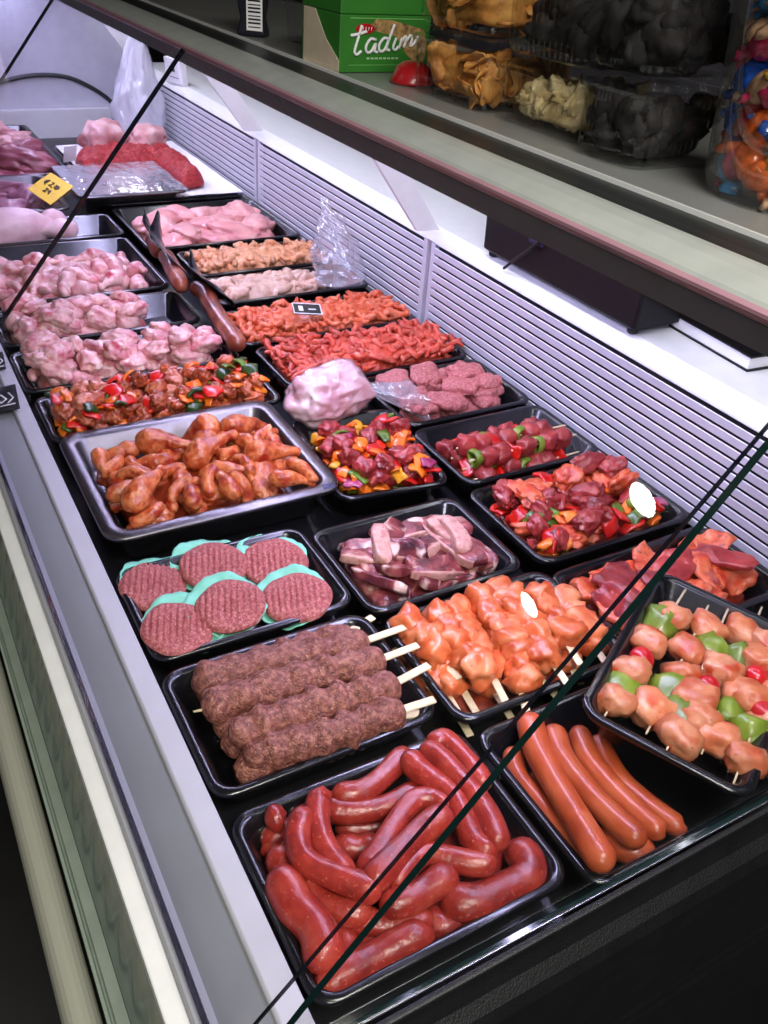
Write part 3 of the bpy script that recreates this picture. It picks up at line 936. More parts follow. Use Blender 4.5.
for si, (cv, pts, z, r, lab) in enumerate(SAUS):
    P = keep_in(t_saus, catmull([pt(x, y, z) for x, y in cv(pts)], 14), r)
    C, rr = capsule_path(P, r, 36, 5)
    cen = C.mean(0)
    v, f = tube(C - cen, rr * (1 + .05 * np.sin(np.linspace(0, 9, len(rr)))), 16, amp=.06, fr=14, seed=si)
    o = obj('sausage', (v, f), MT['sausage'], loc=cen)
    tag(o, lab, 'sausage', 'red sausages in the near corner tray')
    # twisted tip
    if si not in (16, 22, 25, 26, 30): continue
    d = C[0] - C[4]; d /= np.linalg.norm(d)
    tp = tube([C[0] - cen - d * .002, C[0] - cen + d * .006, C[0] - cen + d * .011], [.006, .0035, .0015], 7)
    obj('twisted_end', tp, MT['sausage'], o)

# ---------------------------------------------------------------- frankfurters
t_frank = Tray(.606, .3835, .975, .676, 'black tray of long orange frankfurters at the near end', group=None, depth=.072)
cf = crop2((460, 560), 2.494)
FR = [
    ([(170, 535), (215, 600), (262, 668), (300, 720)], -.040, .021, 'frankfurter lying low between the two leftmost ones'),
    ([(345, 672), (395, 715), (450, 735), (498, 732)], -.036, .024, 'short frankfurter lying across the bottom of the tray'),
    ([(130, 470), (148, 555), (215, 645), (285, 735), (342, 815)], -.022, .021, 'leftmost frankfurter beside the red sausages'),
    ([(338, 440), (390, 540), (450, 600), (520, 650), (582, 690)], -.022, .022, 'rightmost frankfurter in the shade of the skewer tray'),
    ([(292, 418), (322, 500), (388, 580), (460, 645), (535, 712)], -.012, .023, 'fourth frankfurter from the left in the tray'),
    ([(230, 416), (252, 492), (320, 580), (395, 655), (470, 715)], .000, .024, 'third frankfurter from the left in the tray'),
    ([(174, 388), (188, 460), (240, 560), (300, 660), (345, 735), (398, 800)], .012, .026, 'thickest frankfurter lying on top of the others'),
]
for pts, z, r, lab in FR:
    P = np.array([pt(x, y, z) for x, y in cf(pts)])
    P = keep_in(t_frank, catmull(P, 10), r * .8)
    C, rr = capsule_path(P, r * .80, 26, 5)
    cen = C.mean(0)
    v, f = tube(C - cen, rr * (1 + .04 * np.sin(np.linspace(0, 7, len(rr)) + z * 99)), 16, amp=.04, fr=10, seed=int(pts[0][0]))
    o = obj('frankfurter', (v, f), MT['frank'], loc=cen)
    tag(o, lab, 'sausage', 'frankfurters in the near tray')

# ---------------------------------------------------------------- minced meat kebabs
t_keb = Tray(.226, .722, .594, .990, 'black tray of minced meat kebabs on flat sticks')
ck = crop2((130, 580), 2.4)
KEB = [
    ([(105, 300), (560, 175)], None, -.036, 'minced kebab in the lower layer, furthest from the sausages'),
    ([(150, 392), (600, 235)], (672, 146), -.036, 'minced kebab in the lower layer under the second top one'),
    ([(160, 440), (620, 265)], (716, 245), -.034, 'minced kebab in the lower layer in the middle'),
    ([(190, 510), (630, 370)], None, -.036, 'minced kebab in the lower layer along the near wall'),
    ([(125, 210), (345, 158), (552, 98)], (584, 88), -.012, 'minced kebab at the back of the top layer beside the burgers'),
    ([(150, 250), (380, 195), (618, 142)], (662, 112), .004, 'second minced kebab from the burgers in the top layer'),
    ([(172, 312), (390, 245), (628, 188)], (692, 156), .012, 'third minced kebab from the burgers in the top layer'),
    ([(238, 380), (430, 312), (648, 252)], (718, 204), .014, 'fourth minced kebab from the burgers in the top layer'),
    ([(272, 428), (460, 378), (668, 322)], (732, 286), .006, 'minced kebab nearest the red sausages in the top layer'),
    ([(245, 500), (460, 420), (660, 345)], (724, 316), -.018, 'minced kebab sunk at the near edge under the last top one'),
]
for i, (pts, st, z, lab) in enumerate(KEB):
    P = np.array([pt(x, y, z) for x, y in ck(pts)])
    if len(P) == 2: P = np.array([P[0], (P[0] + P[1]) / 2 + [0, 0, .002], P[1]])
    r = .0275
    P = keep_in(t_keb, catmull(P, 8), r * (1.22 if z < -.015 else .95))
    C, rr = capsule_path(P, r, 56, 6)
    s_ = np.linspace(0, 1, len(rr))
    rr = rr * (1 + .10 * np.sin(s_ * 2 * math.pi * 6.5 + i) + .04 * np.sin(s_ * 50 + i))
    cen = C.mean(0)
    v, f = tube(C - cen, rr, 22, amp=.22, fr=46, seed=i * 5 + 2)
    e = empty('minced_kebab', cen); tag(e, lab, 'kebab', 'minced meat kebabs on flat sticks')
    obj('meat', (v, f), MT['kebab'], e)
    d = P[-1] - P[-2]; d /= np.linalg.norm(d)
    if st is not None:
        q = pt(*ck([st])[0], z + .004)
        a = C[-1] - d * .03
        L = np.linalg.norm(q - a); u = (q - a) / L
        sx = xf(box(0, -.0072, -.002, L, .0072, .002), np.array(Matrix((u, np.cross([0, 0, 1], u) / np.linalg.norm(np.cross([0, 0, 1], u)), np.cross(u, np.cross([0, 0, 1], u)))).transposed()))
        obj('stick', shift(sx, a - cen), MT['stick'], e, smooth=False, bevel=.0018)
    if i == 6:
        a = C[0] - cen
        obj('stick_tip', tube([a + d * .01, a - d * .012], [.003, .0015], 6), MT['stick'], e)

# ---------------------------------------------------------------- burgers
t_bur = Tray(.231, 1.008, .598, 1.268, 'black tray of six ridged burger patties on mint papers')
cb = [((148, 588), -.024, (.14, -.20), 'far left'), ((214, 566), -.018, (.20, -.02), 'far middle'), ((275, 563), -.022, (.22, .16), 'far right'),
      ((171, 631), -.012, (.10, -.12), 'near left'), ((231, 606), -.006, (.16, .0), 'near middle'), ((297, 598), -.012, (.12, .14), 'near right')]


def ridged_patty(R, h, ang, seed):
    V, F = [], []
    n, m = 72, 34
    ca, sa = math.cos(ang), math.sin(ang)
    for side in (1, -1):
        for i in range(m + 1):
            t = i / m
            r = R * t
            for k in range(n):
                a = 2 * math.pi * k / n
                rr = r * (1 + .035 * math.sin(2 * a + seed) + .02 * math.sin(5 * a + seed))
                x, y = rr * math.cos(a), rr * math.sin(a)
                edge = math.sqrt(max(0, 1 - t ** 5))
                z = side * h / 2 * edge
                if side > 0: z += .0026 * math.sin((x * ca + y * sa) * 2 * math.pi / .0105) * min(1, (1 - t) * 6) + .002 * mnoise.noise(Vector((x * 40 + seed, y * 40, 0)))
                V.append((x, y, z))
    M_ = (m + 1) * n
    for s_ in (0, 1):
        for i in range(m):
            for k in range(n):
                a, b = s_ * M_ + i * n + k, s_ * M_ + i * n + (k + 1) % n
                F.append((a, a + n, b + n, b) if s_ == 0 else (a, b, b + n, a + n))
    return np.array(V), F


def scallop(R, th=.0012, seed=0):
    V, F = [], []
    n = 120
    rings = [0, .5, .8, .9, 1.0]
    for side in (0, 1):
        for q in rings:
            for k in range(n):
                a = 2 * math.pi * k / n
                r = R * q * (1 + (.025 * abs(math.sin(a * 10)) if q > .85 else 0))
                z = .0 + .012 * (q ** 4) * (1 + .6 * math.sin(3 * a + seed)) + .002 * math.sin(9 * a + seed) * q
                V.append((r * math.cos(a), r * math.sin(a), z - side * th))
    m = len(rings) * n
    for s_ in (0, 1):
        for i in range(len(rings) - 1):
            for k in range(n):
                a, b = s_ * m + i * n + k, s_ * m + i * n + (k + 1) % n
                F.append((a, a + n, b + n, b) if s_ == 0 else (a, b, b + n, a + n))
    o = (len(rings) - 1) * n
    for k in range(n):
        a, b = o + k, o + (k + 1) % n
        F.append((a, a + m, b + m, b))
    return np.array(V), F


for i, ((px, py), z, (tx, ty), wh) in enumerate(cb):
    c = pt(px, py, z + .012) + np.array([.010 if 'left' in wh else 0, 0, 0])
    rot = (tx * .7, -ty * .7, 0)
    o = obj('burger_patty', ridged_patty(.0605, .024, math.radians(-20), i * 1.7), MT['patty'], loc=c, rot=rot)
    tag(o, f'round ridged raw burger patty at the {wh} of the mint paper tray', 'burger patty', 'burger patties on mint papers')
    up = Matrix.Rotation(tx * .7, 3, 'X') @ Vector((0, 0, 1))
    lo_ = Vector(c) + Vector((-.005, .013, -.014)); lo_.x = max(lo_.x, .306)
    o = obj('paper_liner', scallop(.070, seed=i), MT['liner'], loc=lo_, rot=rot)
    tag(o, f'scalloped mint green paper under the {wh} burger patty', 'paper', 'mint papers under the burgers')

# ---------------------------------------------------------------- steel pan of marinated wings
t_stew = Tray(.236, 1.752, .788, 1.985, 'wide black tray of orange meat and pepper stew behind the steel pan')
t_steel = Tray(.240, 1.318, .732, 1.745, 'deep stainless steel pan of marinated chicken pieces', z=.022, depth=.085, mat='steel', name='steel_pan', steel=True, cat='pan')
mk = join(box(-.012, -.008, 0, .012, -.006, .0006), box(-.012, .006, 0, .012, .008, .0006), box(-.012, -.008, 0, -.010, .008, .0006), box(.010, -.008, 0, .012, .008, .0006),
          box(-.007, -.003, 0, -.002, .003, .0006), box(0, -.003, 0, .006, -.001, .0006), box(0, .001, 0, .006, .003, .0006))
obj('stamped_mark', shift(mk, (t_steel.w / 2 - .035, -t_steel.d / 2 + .016, .0005)), plain('blue_stamp', (60, 66, 120), .5), t_steel.o, smooth=False)
t_steel.base('marinade', 'orange brown marinade covering the bottom of the steel pan', h=-.048, dome=.03, amp=.006, seed=3, inset=.04)
vw = variants('drumstick', 'wing', 4, lambda i: drumstick(.125 * RND.uniform(.9, 1.1), .027, i + 3))
vwg = variants('wing', 'wing', 4, lambda i: wing(.11 * RND.uniform(.9, 1.1), .022, i + 20))
reg = (-.215, -.185, .215, .15)
t_steel.drop('chicken_thigh', variants('thigh', 'wing', 3, lambda i: thigh(.056, .040, .026, 60 + i)), 7, 'orange marinated chicken piece in the steel pan', 'chicken piece', 'marinated chicken pieces in the steel pan', region=reg)
t_steel.drop('chicken_wing', vwg, 22, 'orange marinated chicken wing in the steel pan', 'chicken wing', 'marinated chicken wings in the steel pan', region=reg, tries=20)
t_steel.drop('chicken_drumstick', vw, 7, 'orange marinated chicken drumstick in the steel pan', 'drumstick', 'marinated drumsticks in the steel pan', region=reg, tries=20)


# ---------------------------------------------------------------- middle column
# orange chicken on flat sticks
t_or = Tray(.602, .690, .962, .956, 'black tray of orange chicken skewers on flat wooden sticks')
t_or.base('marinade', 'dark oily marinade under the orange chicken skewers', h=-.052, dome=.012, amp=.003, seed=5)
co = crop2((370, 570), 3.072)
OSK = [  # meat start, meat end, stick end (crop pixels), height
    ([(120, 190), (190, 330)], (268, 424), -.034), ([(215, 250), (262, 372)], (325, 425), -.036), ([(300, 240), (372, 372)], (425, 430), -.036), ([(430, 240), (500, 352)], (575, 380), -.034), ([(150, 240), (200, 380)], (300, 485), -.040),
    ([(560, 200), (620, 292)], (642, 326), -.030),
    ([(110, 165), (215, 272)], (262, 312), -.006), ([(205, 130), (300, 285)], (342, 314), .0), ([(268, 118), (352, 328)], (415, 390), -.004),
    ([(330, 80), (440, 235)], (455, 280), .006), ([(405, 60), (478, 362)], (480, 416), -.002), ([(420, 80), (545, 275)], (602, 332), .010),
    ([(510, 65), (612, 218)], (640, 268), .006), ([(585, 80), (690, 232)], (716, 262), -.004)]
OL = ['lower orange chicken skewer whose stick ends between the two left upper sticks', 'lower orange chicken skewer ending beside the short upright stick ends', 'lower orange chicken skewer under the middle of the heap', 'lower orange chicken skewer ending under the long right stick',
      'lowest orange chicken skewer pointing to the near wall of its tray', 'lower orange chicken skewer at the right end of the heap', 'first upper orange chicken skewer beside the kebabs', 'second upper orange chicken skewer from the kebabs',
      'third upper orange chicken skewer from the kebabs', 'fourth upper orange chicken skewer from the kebabs with its stick lying on top', 'fifth upper orange chicken skewer from the kebabs', 'sixth upper orange chicken skewer from the kebabs with a long bare stick',
      'seventh upper orange chicken skewer from the kebabs', 'last upper orange chicken skewer beside the glass edge']
ochunks = [mesh('meat_chunk', blob(.030, .026, .022, 2.6, .42, 1.5, 40 + i, 3), MT['orange']) for i in range(7)]
for i, ((ms, me_), st, z) in enumerate(OSK):
    a, b, c = (pt(*co([q])[0], z) for q in (ms, me_, st))
    c = c + np.array([0, 0, -.006])
    e = empty('chicken_skewer', b); tag(e, OL[i], 'skewer', 'orange chicken skewers')
    u = c - a; L = np.linalg.norm(u); u /= L
    sd = np.cross([0, 0, 1], u); sd /= np.linalg.norm(sd)
    Mx = np.array(Matrix((u, sd, np.cross(u, sd))).transposed())
    sx = shift(xf(box(.02, -.0066, -.0018, L + .012, .0066, .0018), Mx), a - b)
    obj('stick', sx, MT['stick'], e, smooth=False, bevel=.0015)
    n = max(3, int(np.linalg.norm(b - a) / .030))
    for k in range(n):
        p = a + (b - a) * ((k + .4) / n) - b + np.array([0, 0, RND.uniform(-.003, .006)])
        q = link('meat_chunk', ochunks[RND.randrange(7)], e, loc=p)
        q.rotation_euler = (RND.uniform(-.7, .7), RND.uniform(-.5, .5), RND.uniform(0, 6.28)); q.scale = (RND.uniform(.85, 1.2),) * 3

# ribs
t_rib = Tray(.598, .966, .940, 1.236, 'black tray of marinated rib strips between burgers and mixed meat')
t_rib.base('rib', 'dark seasoned scraps under the rib strips', h=-.036, dome=.022, amp=.008, seed=9, name='rib_scraps', cat='meat scraps')


def rib(L, w, h, seed):
    r = random.Random(seed)
    n, m = 18, 14
    rect = rrect(w / 2, h / 2, min(w, h) * .22, 3)
    V, F = [], []
    m = len(rect)
    bend = r.uniform(-.06, .12); tw = r.uniform(-.4, .4); sb = r.uniform(-.12, .12)
    for i in range(n):
        u = i / (n - 1) - .5
        sc = 1 - .35 * max(0, abs(u) - .42) / .08
        t = tw * u * 2
        for (y, z) in rect:
            y2 = y * math.cos(t) - z * math.sin(t); z2 = y * math.sin(t) + z * math.cos(t)
            V.append((u * L, y2 * sc + sb * L * (4 * u * u), z2 * sc - bend * L * (4 * u * u - .5)))
    for i in range(n - 1):
        for k in range(m):
            a, b = i * m + k, i * m + (k + 1) % m
            F.append((a, b, b + m, a + m))
    mi = [1 if (rect[k][0] + rect[(k + 1) % m][0]) / 2 > w * .30 and h < .023 else 0 for i in range(n - 1) for k in range(m)]
    F += [tuple(range(m - 1, -1, -1)), tuple(range((n - 1) * m, n * m))]; mi += [0, 0]
    V = np.array(V); V = V * (1 + .16 * nz(V, 30, seed, 3))[:, None]
    return V, F, mi


vr = [mesh('rib_strip', rib(.145 * RND.uniform(.75, 1.2), .046, .021, i), [MT['rib'], MT['fat']]) for i in range(6)] + [mesh('rib_strip', rib(.11 * RND.uniform(.8, 1.1), .034, .0235, i + 30), [MT['fat'], MT['fat']]) for i in range(2)]
t_rib.drop('rib_strip', vr[:6], 22, 'seasoned pork rib strip in the tray beside the burgers', 'rib strip', 'rib strips in the middle tray', tries=24, tilt=.3, margin=.012, sink=.5)
t_rib.drop('rib_strip', vr[6:], 3, 'pale fatty rib strip lying on top of the rib tray', 'rib strip', 'pale rib strips in the middle tray', tries=24, tilt=.15, region=(-.11, -.08, .11, .08), sink=.5)

# vegetables and meat cubes beside the steel pan
t_veg = Tray(.728, 1.288, .992, 1.645, 'black tray of diced peppers and dark meat right of the steel pan', rz=math.radians(-7))
t_veg.base('marinadered', 'red marinade under the diced peppers beside the steel pan', h=-.03, dome=.03, amp=.006, seed=12)


def mix(t, what, group, specs, region=None, tries=10, sink=.35, margin=.006):
    lst = [s_ for s_ in specs for _ in range(s_[3])]
    RND.shuffle(lst)
    for (nm, var_, lab, _n, cat) in lst:
        t.drop(nm, var_, 1, lab + ' ' + what, cat, group + ', ' + nm.replace('_', ' ') + 's ' + lab.split()[0], tries=tries, tilt=.45, region=region, sink=sink, margin=margin)


C_red = v_pepper('pepred'); C_or = v_pepper('peporange', .034, .026); C_ye = v_pepper('pepyellow', .032, .024); C_gr = v_pepper('pepgreen', .040, .028)
C_dk = v_pepper('pepdark', .036, .028, .007, bend=(1, 1.8)); C_on = v_pepper('onion', .044, .034, .006, bend=(.8, 1.6), name='onion_piece')
C_meat = v_chunk('redmeat', .021, .018, .015, 5, 3.4, .3); C_brown = v_chunk('brownmeat', .023, .019, .015, 5, 2.6, .4)
C_pale = v_chunk('palechunk', .024, .020, .016, 4, 2.6, .4)
C_ring = v_ring('peplight'); C_bigmeat = v_chunk('redmeat', .034, .027, .018, 5, 2.8, .36); C_bigbrown = v_chunk('slice', .036, .027, .015, 5, 2.4, .45)
mix(t_veg, 'in the tray right of the steel pan', 'diced pepper tray', [
    ('pepper_piece', C_or, 'orange pepper piece', 44, 'pepper'), ('pepper_piece', C_red, 'red pepper piece', 30, 'pepper'), ('pepper_piece', C_ye, 'yellow pepper piece', 14, 'pepper'),
    ('pepper_piece', C_gr, 'green pepper piece', 16, 'pepper'), ('meat_cube', C_meat, 'dark red meat cube', 22, 'meat cube'), ('onion_piece', C_on, 'purple onion piece', 7, 'onion')],
    region=(-.118, -.165, .118, .115))

# stew behind the steel pan
t_stew.base('marinade', 'brown orange sauce in the stew tray behind the steel pan', h=-.02, dome=.025, amp=.006, seed=15)
mix(t_stew, 'in the stew tray behind the steel pan', 'stew tray', [
    ('meat_chunk', C_brown, 'brown marinated meat chunk', 50, 'meat chunk'), ('meat_chunk', C_pale, 'pale marinated meat chunk', 18, 'meat chunk'), ('pepper_piece', C_or, 'orange pepper piece', 30, 'pepper'), ('pepper_piece', C_red, 'red pepper piece', 22, 'pepper'),
    ('pepper_piece', C_dk, 'dark green pepper piece', 10, 'pepper'), ('pepper_piece', C_gr, 'green pepper piece', 8, 'pepper')])

mix(t_stew, 'in the stew tray behind the steel pan', 'stew tray', [('pepper_piece', C_or, 'orange pepper piece', 14, 'pepper'), ('pepper_piece', C_red, 'red pepper piece', 12, 'pepper'), ('pepper_piece', C_dk, 'dark green pepper piece', 4, 'pepper')])

# ---------------------------------------------------------------- right column
t_sl = Tray(.950, .700, 1.372, .936, 'black tray of red marinated meat slices partly under the pepper skewers')
t_sl.base('marinadered', 'red marinade under the meat slices at the near end', h=-.03, dome=.02, amp=.008, seed=18)
vs = v_slice('slice', .056, .030, .011, 7, .018)
t_sl.drop('meat_slice', vs, 30, 'glossy red marinated meat slice beside the pepper skewers', 'meat slice', 'marinated slices at the near end', tries=16, tilt=.3, sink=.8)
t_sl.drop('meat_slice', v_slice('redmeat', .05, .036, .011, 4, .008), 5, 'dark red meat slice beside the pepper skewers', 'meat slice', 'dark slices at the near end', tries=16, tilt=.3, sink=.8)

t_m2 = Tray(.966, .956, 1.376, 1.236, 'black tray of mixed red meat and peppers under the mirrored lamp')
t_m2.base('marinadered', 'red marinade under the mixed meat and peppers', h=-.034, dome=.020, amp=.008, seed=21)
mix(t_m2, 'in the mixed meat tray by the grille', 'mixed meat tray', [
    ('meat_chunk', C_bigmeat, 'dark red meat chunk', 11, 'meat chunk'), ('meat_chunk', C_bigbrown, 'orange red meat chunk', 14, 'meat chunk'), ('pepper_piece', C_or, 'orange pepper piece', 24, 'pepper'), ('pepper_piece', v_pepper('pepred', .055, .03), 'red pepper piece', 22, 'pepper'),
    ('pepper_piece', C_gr, 'green pepper piece', 8, 'pepper'), ('pepper_ring', C_ring, 'pale green pepper ring', 6, 'pepper ring'), ('onion_piece', C_on, 'purple onion piece', 8, 'onion'), ('meat_cube', C_meat, 'small dark meat cube', 12, 'meat cube')])

# skewers lying across the next tray
t_ms = Tray(.990, 1.248, 1.378, 1.508, 'black tray of dark meat skewers with green pepper rings')
t_ms.base('marinadered', 'red marinade under the dark meat skewers', h=-.04, dome=.012, amp=.005, seed=24)
cube = [mesh('meat_cube', blob(.023, .023, .02, 3.6, .26, 1.6, 70 + i, 3), MT['redmeat']) for i in range(5)]
pring = [mesh('pepper_ring', ring_piece(.017, .005, .011, i), MT['peplight']) for i in range(3)]
pred = [mesh('pepper_piece', curved_piece(.05, .034, .008, .9, i), MT['pepred']) for i in range(3)]
for r_, (y, z, lab) in enumerate(((-.085, -.022, 'dark meat skewer nearest the mixed meat tray'), (-.040, -.018, 'second dark meat skewer from the mixed meat tray'), (.006, -.016, 'third dark meat skewer from the mixed meat tray'), (-.062, .014, 'upper dark meat skewer lying on the two front ones'), (-.016, .018, 'upper dark meat skewer lying over the middle of the tray'), (.05, -.018, 'dark meat skewer at the far side of its tray'))):
    e = empty('meat_skewer', t_ms.toworld((0, y, z)), rot=(0, 0, RND.uniform(-.06, .06))); tag(e, lab, 'skewer', 'dark meat skewers')
    x = -.135 + RND.uniform(0, .02); k = r_
    while x < .115:
        kind = ('m', 'p', 'm', 'g', 'r')[k % 5]; k += 1
        src = {'m': cube, 'p': pred, 'g': pring, 'r': cube}[kind]
        o = link({'m': 'meat_cube', 'p': 'pepper_piece', 'g': 'pepper_ring', 'r': 'meat_cube'}[kind], RND.choice(src), e, loc=(x, RND.uniform(-.003, .003), RND.uniform(-.002, .003)))
        o.rotation_euler = (RND.uniform(0, 6), math.radians(90) if kind == 'g' else RND.uniform(-.3, .3), RND.uniform(-.4, .4) + (math.pi / 2 if kind == 'p' else 0))
        x += .030 if kind == 'g' else .036
    obj('stick', tube([(-.15, 0, 0), (.0, 0, 0), (.152, 0, .002), (.158, 0, .002)], [.0026, .0026, .0026, .001], 6), MT['stick'], e)

# oval patties
t_mb = Tray(1.000, 1.520, 1.380, 1.796, 'black tray of pink oval meat patties against the grille')
vp = [mesh('meat_patty', xf(flat_slice(.049, .040, .014, 200 + i, .004), np.eye(3)), MT['meatball']) for i in range(5)]
t_mb.drop('meat_patty', vp, 16, 'pink oval meat patty in the lower layer by the grille', 'meat patty', 'oval meat patties, lower layer', tries=30, tilt=.12, sink=.4)
t_mb.drop('meat_patty', vp, 9, 'pink oval meat patty in the upper layer by the grille', 'meat patty', 'oval meat patties, upper layer', tries=30, tilt=.22, sink=.4)

# ---------------------------------------------------------------- strips
t_red = Tray(.822, 1.806, 1.378, 2.066, 'long black tray heaped with red meat strips')
t_red.base('redstrip', 'heap of red shredded meat filling the long tray', h=-.008, dome=.036, amp=.012, fr=40, inset=.014, seed=27, name='shredded_meat', cat='shredded meat')
t_red.drop('red_meat_strip', v_strip('redstrip', .062, .0078, 10, name='red_meat_strip'), 230, 'red marinated meat strip on the heap before the patties', 'meat strip', 'red meat strips', tries=5, tilt=.35, sink=.9, margin=-.012, spread=0)
t_ore = Tray(.806, 2.086, 1.376, 2.330, 'long black tray heaped with orange meat strips')
t_ore.base('orangestrip', 'heap of orange shredded meat filling its tray', h=-.008, dome=.036, amp=.012, fr=40, inset=.014, seed=30, name='shredded_meat', cat='shredded meat')
t_ore.drop('orange_meat_strip', v_strip('orangestrip', .052, .008, 10, s0=40, name='orange_meat_strip'), 170, 'orange marinated meat strip on the heap under the small black tag', 'meat strip', 'orange meat strips', tries=5, tilt=.35, sink=.9, margin=-.012, spread=0)
t_pal = Tray(.845, 2.385, 1.376, 2.610, 'black tray with pale grey pink meat strips before the clear bag')
t_pal.base('palestrip', 'heap of pale sliced meat in the tray before the clear bag', h=-.015, dome=.035, amp=.01, fr=34, seed=33, name='shredded_meat', cat='shredded meat', box_=(-.235, -.085, .11, .085))
t_pal.drop('pale_meat_strip', v_strip('palestrip', .085, .013, 6, s0=80), 44, 'pale grey pink meat strip in the tray before the clear bag', 'meat strip', 'pale meat strips', tries=6, tilt=.3, sink=.8, region=(-.245, -.09, .13, .09), spread=0)
t_brn = Tray(.872, 2.630, 1.376, 2.880, 'black tray heaped with golden brown meat strips')
t_brn.base('brownstrip', 'heap of golden brown shredded meat behind the pale strips', h=-.008, dome=.036, amp=.012, fr=40, inset=.014, seed=36, name='shredded_meat', cat='shredded meat')
t_brn.drop('brown_meat_strip', v_strip('brownstrip', .050, .009, 8, s0=120), 110, 'golden brown meat strip on the heap behind the pale strips', 'meat strip', 'golden brown meat strips', tries=5, tilt=.35, sink=.9, margin=-.012, spread=0)

# ---------------------------------------------------------------- breasts
t_br = Tray(.802, 2.925, 1.382, 3.430, 'large black tray of pink chicken breasts')
t_br.base('breast', 'pink chicken meat at the bottom of the breast tray', h=-.035, dome=.02, amp=.006, seed=39, name='chicken_meat', cat='chicken meat')
vb = [mesh('chicken_breast', thigh(.105, .062, .032, 300 + i), MT['breast']) for i in range(5)]
t_br.drop('chicken_breast', vb, 15, 'smooth pink chicken breast in the large tray by the grille', 'chicken breast', 'pink chicken breasts', tries=26, tilt=.14, sink=.6)

# ---------------------------------------------------------------- pale chicken pieces in the left column
vt = [mesh('chicken_thigh', thigh(.044, .035, .024, 400 + i), MT['rawchick']) for i in range(6)]
vd = [mesh('chicken_drumstick', drumstick(.125, .028, 430 + i), MT['rawchick']) for i in range(4)]
vw2 = [mesh('chicken_wing', wing(.115, .022, 450 + i), MT['rawchick']) for i in range(3)]
t_a = Tray(.228, 2.010, .782, 2.255, 'wide black tray of pale chicken thighs behind the stew')
t_a.base('rawchick', 'pale chicken meat at the bottom of the thigh tray', h=-.03, dome=.03, amp=.012, seed=42, name='chicken_meat', cat='chicken meat')
t_a.drop('chicken_wing', vw2, 10, 'pale pink raw chicken wing in the tray behind the stew', 'chicken wing', 'raw wings behind the stew', tries=16, tilt=.3, sink=.6)
t_a.drop('chicken_thigh', vt, 26, 'pale pink raw chicken thigh in the tray behind the stew', 'chicken thigh', 'raw chicken thighs behind the stew', tries=16, tilt=.3, sink=.6)
t_b = Tray(.228, 2.290, .772, 2.545, 'wide black tray of pale chicken legs with an empty right end')
t_b.base('rawchick', 'pale chicken meat at the bottom of the leg tray', h=-.03, dome=.035, amp=.012, seed=45, name='chicken_meat', cat='chicken meat', box_=(-.24, -.10, .10, .10))
t_b.drop('chicken_drumstick', vd, 14, 'pale pink raw chicken drumstick in the leg tray', 'drumstick', 'raw drumsticks in the leg tray', tries=16, tilt=.25, sink=.6, region=(-.25, -.105, .15, .105))
t_b.drop('chicken_thigh', vt, 14, 'pale pink raw chicken thigh in the leg tray', 'chicken thigh', 'raw thighs in the leg tray', tries=16, tilt=.3, sink=.6, region=(-.25, -.105, .15, .105))
t_c = Tray(.228, 2.575, .772, 3.090, 'large black tray of pale chicken wings and drumsticks')
t_c.base('rawchick', 'pale chicken meat at the bottom of the large wing tray', h=-.03, dome=.04, amp=.014, seed=48, name='chicken_meat', cat='chicken meat', box_=(-.24, -.22, .20, .13))
t_c.drop('chicken_wing', vw2, 15, 'pale pink raw chicken wing in the large tray', 'chicken wing', 'raw wings in the large tray', tries=16, tilt=.25, sink=.6, region=(-.25, -.235, .235, .15))
t_c.drop('chicken_drumstick', vd, 17, 'pale pink raw chicken drumstick in the large tray', 'drumstick', 'raw drumsticks in the large tray', tries=16, tilt=.25, sink=.6, region=(-.25, -.235, .235, .15))
t_d = Tray(.228, 3.110, .782, 3.375, 'black tray holding one plucked bird at the left')


# ================================================================ pepper skewers in the tray lying across two others
t_ps = Tray(.7645, .453, 1.1745, .715, 'black tray of chicken and pepper skewers lying askew on its neighbours', z=.062, rz=math.radians(29.5), tilt=(math.radians(5), 0), depth=.062)
cp = crop2((560, 560), 3.692)
sk_chunk = [mesh('chicken_chunk', blob(.029, .024, .022, 2.7, .32, 1.5, 500 + i, 3), MT['skewchick']) for i in range(6)]
sk_pep = [mesh('pepper_piece', curved_piece(.056, .046, .007, 1.5 + .2 * i, i), MT['peplight']) for i in range(4)]
sk_tom = [mesh('tomato', blob(.0185, .0185, .0175, 2.0, .03, 1.0, 600 + i, 3), MT['tomato']) for i in range(2)]
PSK = [
    ('leftmost pepper skewer beside the slanted glass edge', (470, 100), [('c', 410, 212), ('g', 368, 236), ('c', 330, 302), ('t', 300, 365), ('c', 262, 412), ('g', 228, 455), ('c', 205, 520)], (165, 575)),
    ('second pepper skewer from the slanted glass edge', (548, 168), [('c', 540, 255), ('c', 470, 335), ('c', 445, 425), ('g', 380, 468), ('c', 345, 555)], (318, 642)),
    ('third pepper skewer from the slanted glass edge', (626, 168), [('g', 560, 315), ('c', 595, 412), ('t', 545, 466), ('c', 505, 515), ('g', 455, 570), ('c', 518, 585), ('c', 440, 655)], (388, 714)),
    ('fourth pepper skewer with the open green pepper', (745, 175), [('c', 675, 272), ('g', 640, 368), ('t', 600, 430), ('c', 660, 500), ('g', 640, 565), ('c', 582, 665)], (522, 716)),
    ('fifth pepper skewer with two cherry tomatoes', (850, 240), [('c', 775, 325), ('c', 740, 372), ('t', 722, 430), ('c', 700, 505), ('t', 752, 566), ('g', 700, 640), ('c', 690, 742)], (640, 828)),
    ('sixth pepper skewer at the right border of the picture', (900, 330), [('g', 800, 330), ('c', 830, 420), ('c', 800, 500), ('c', 775, 600), ('c', 790, 660)], (770, 720))]
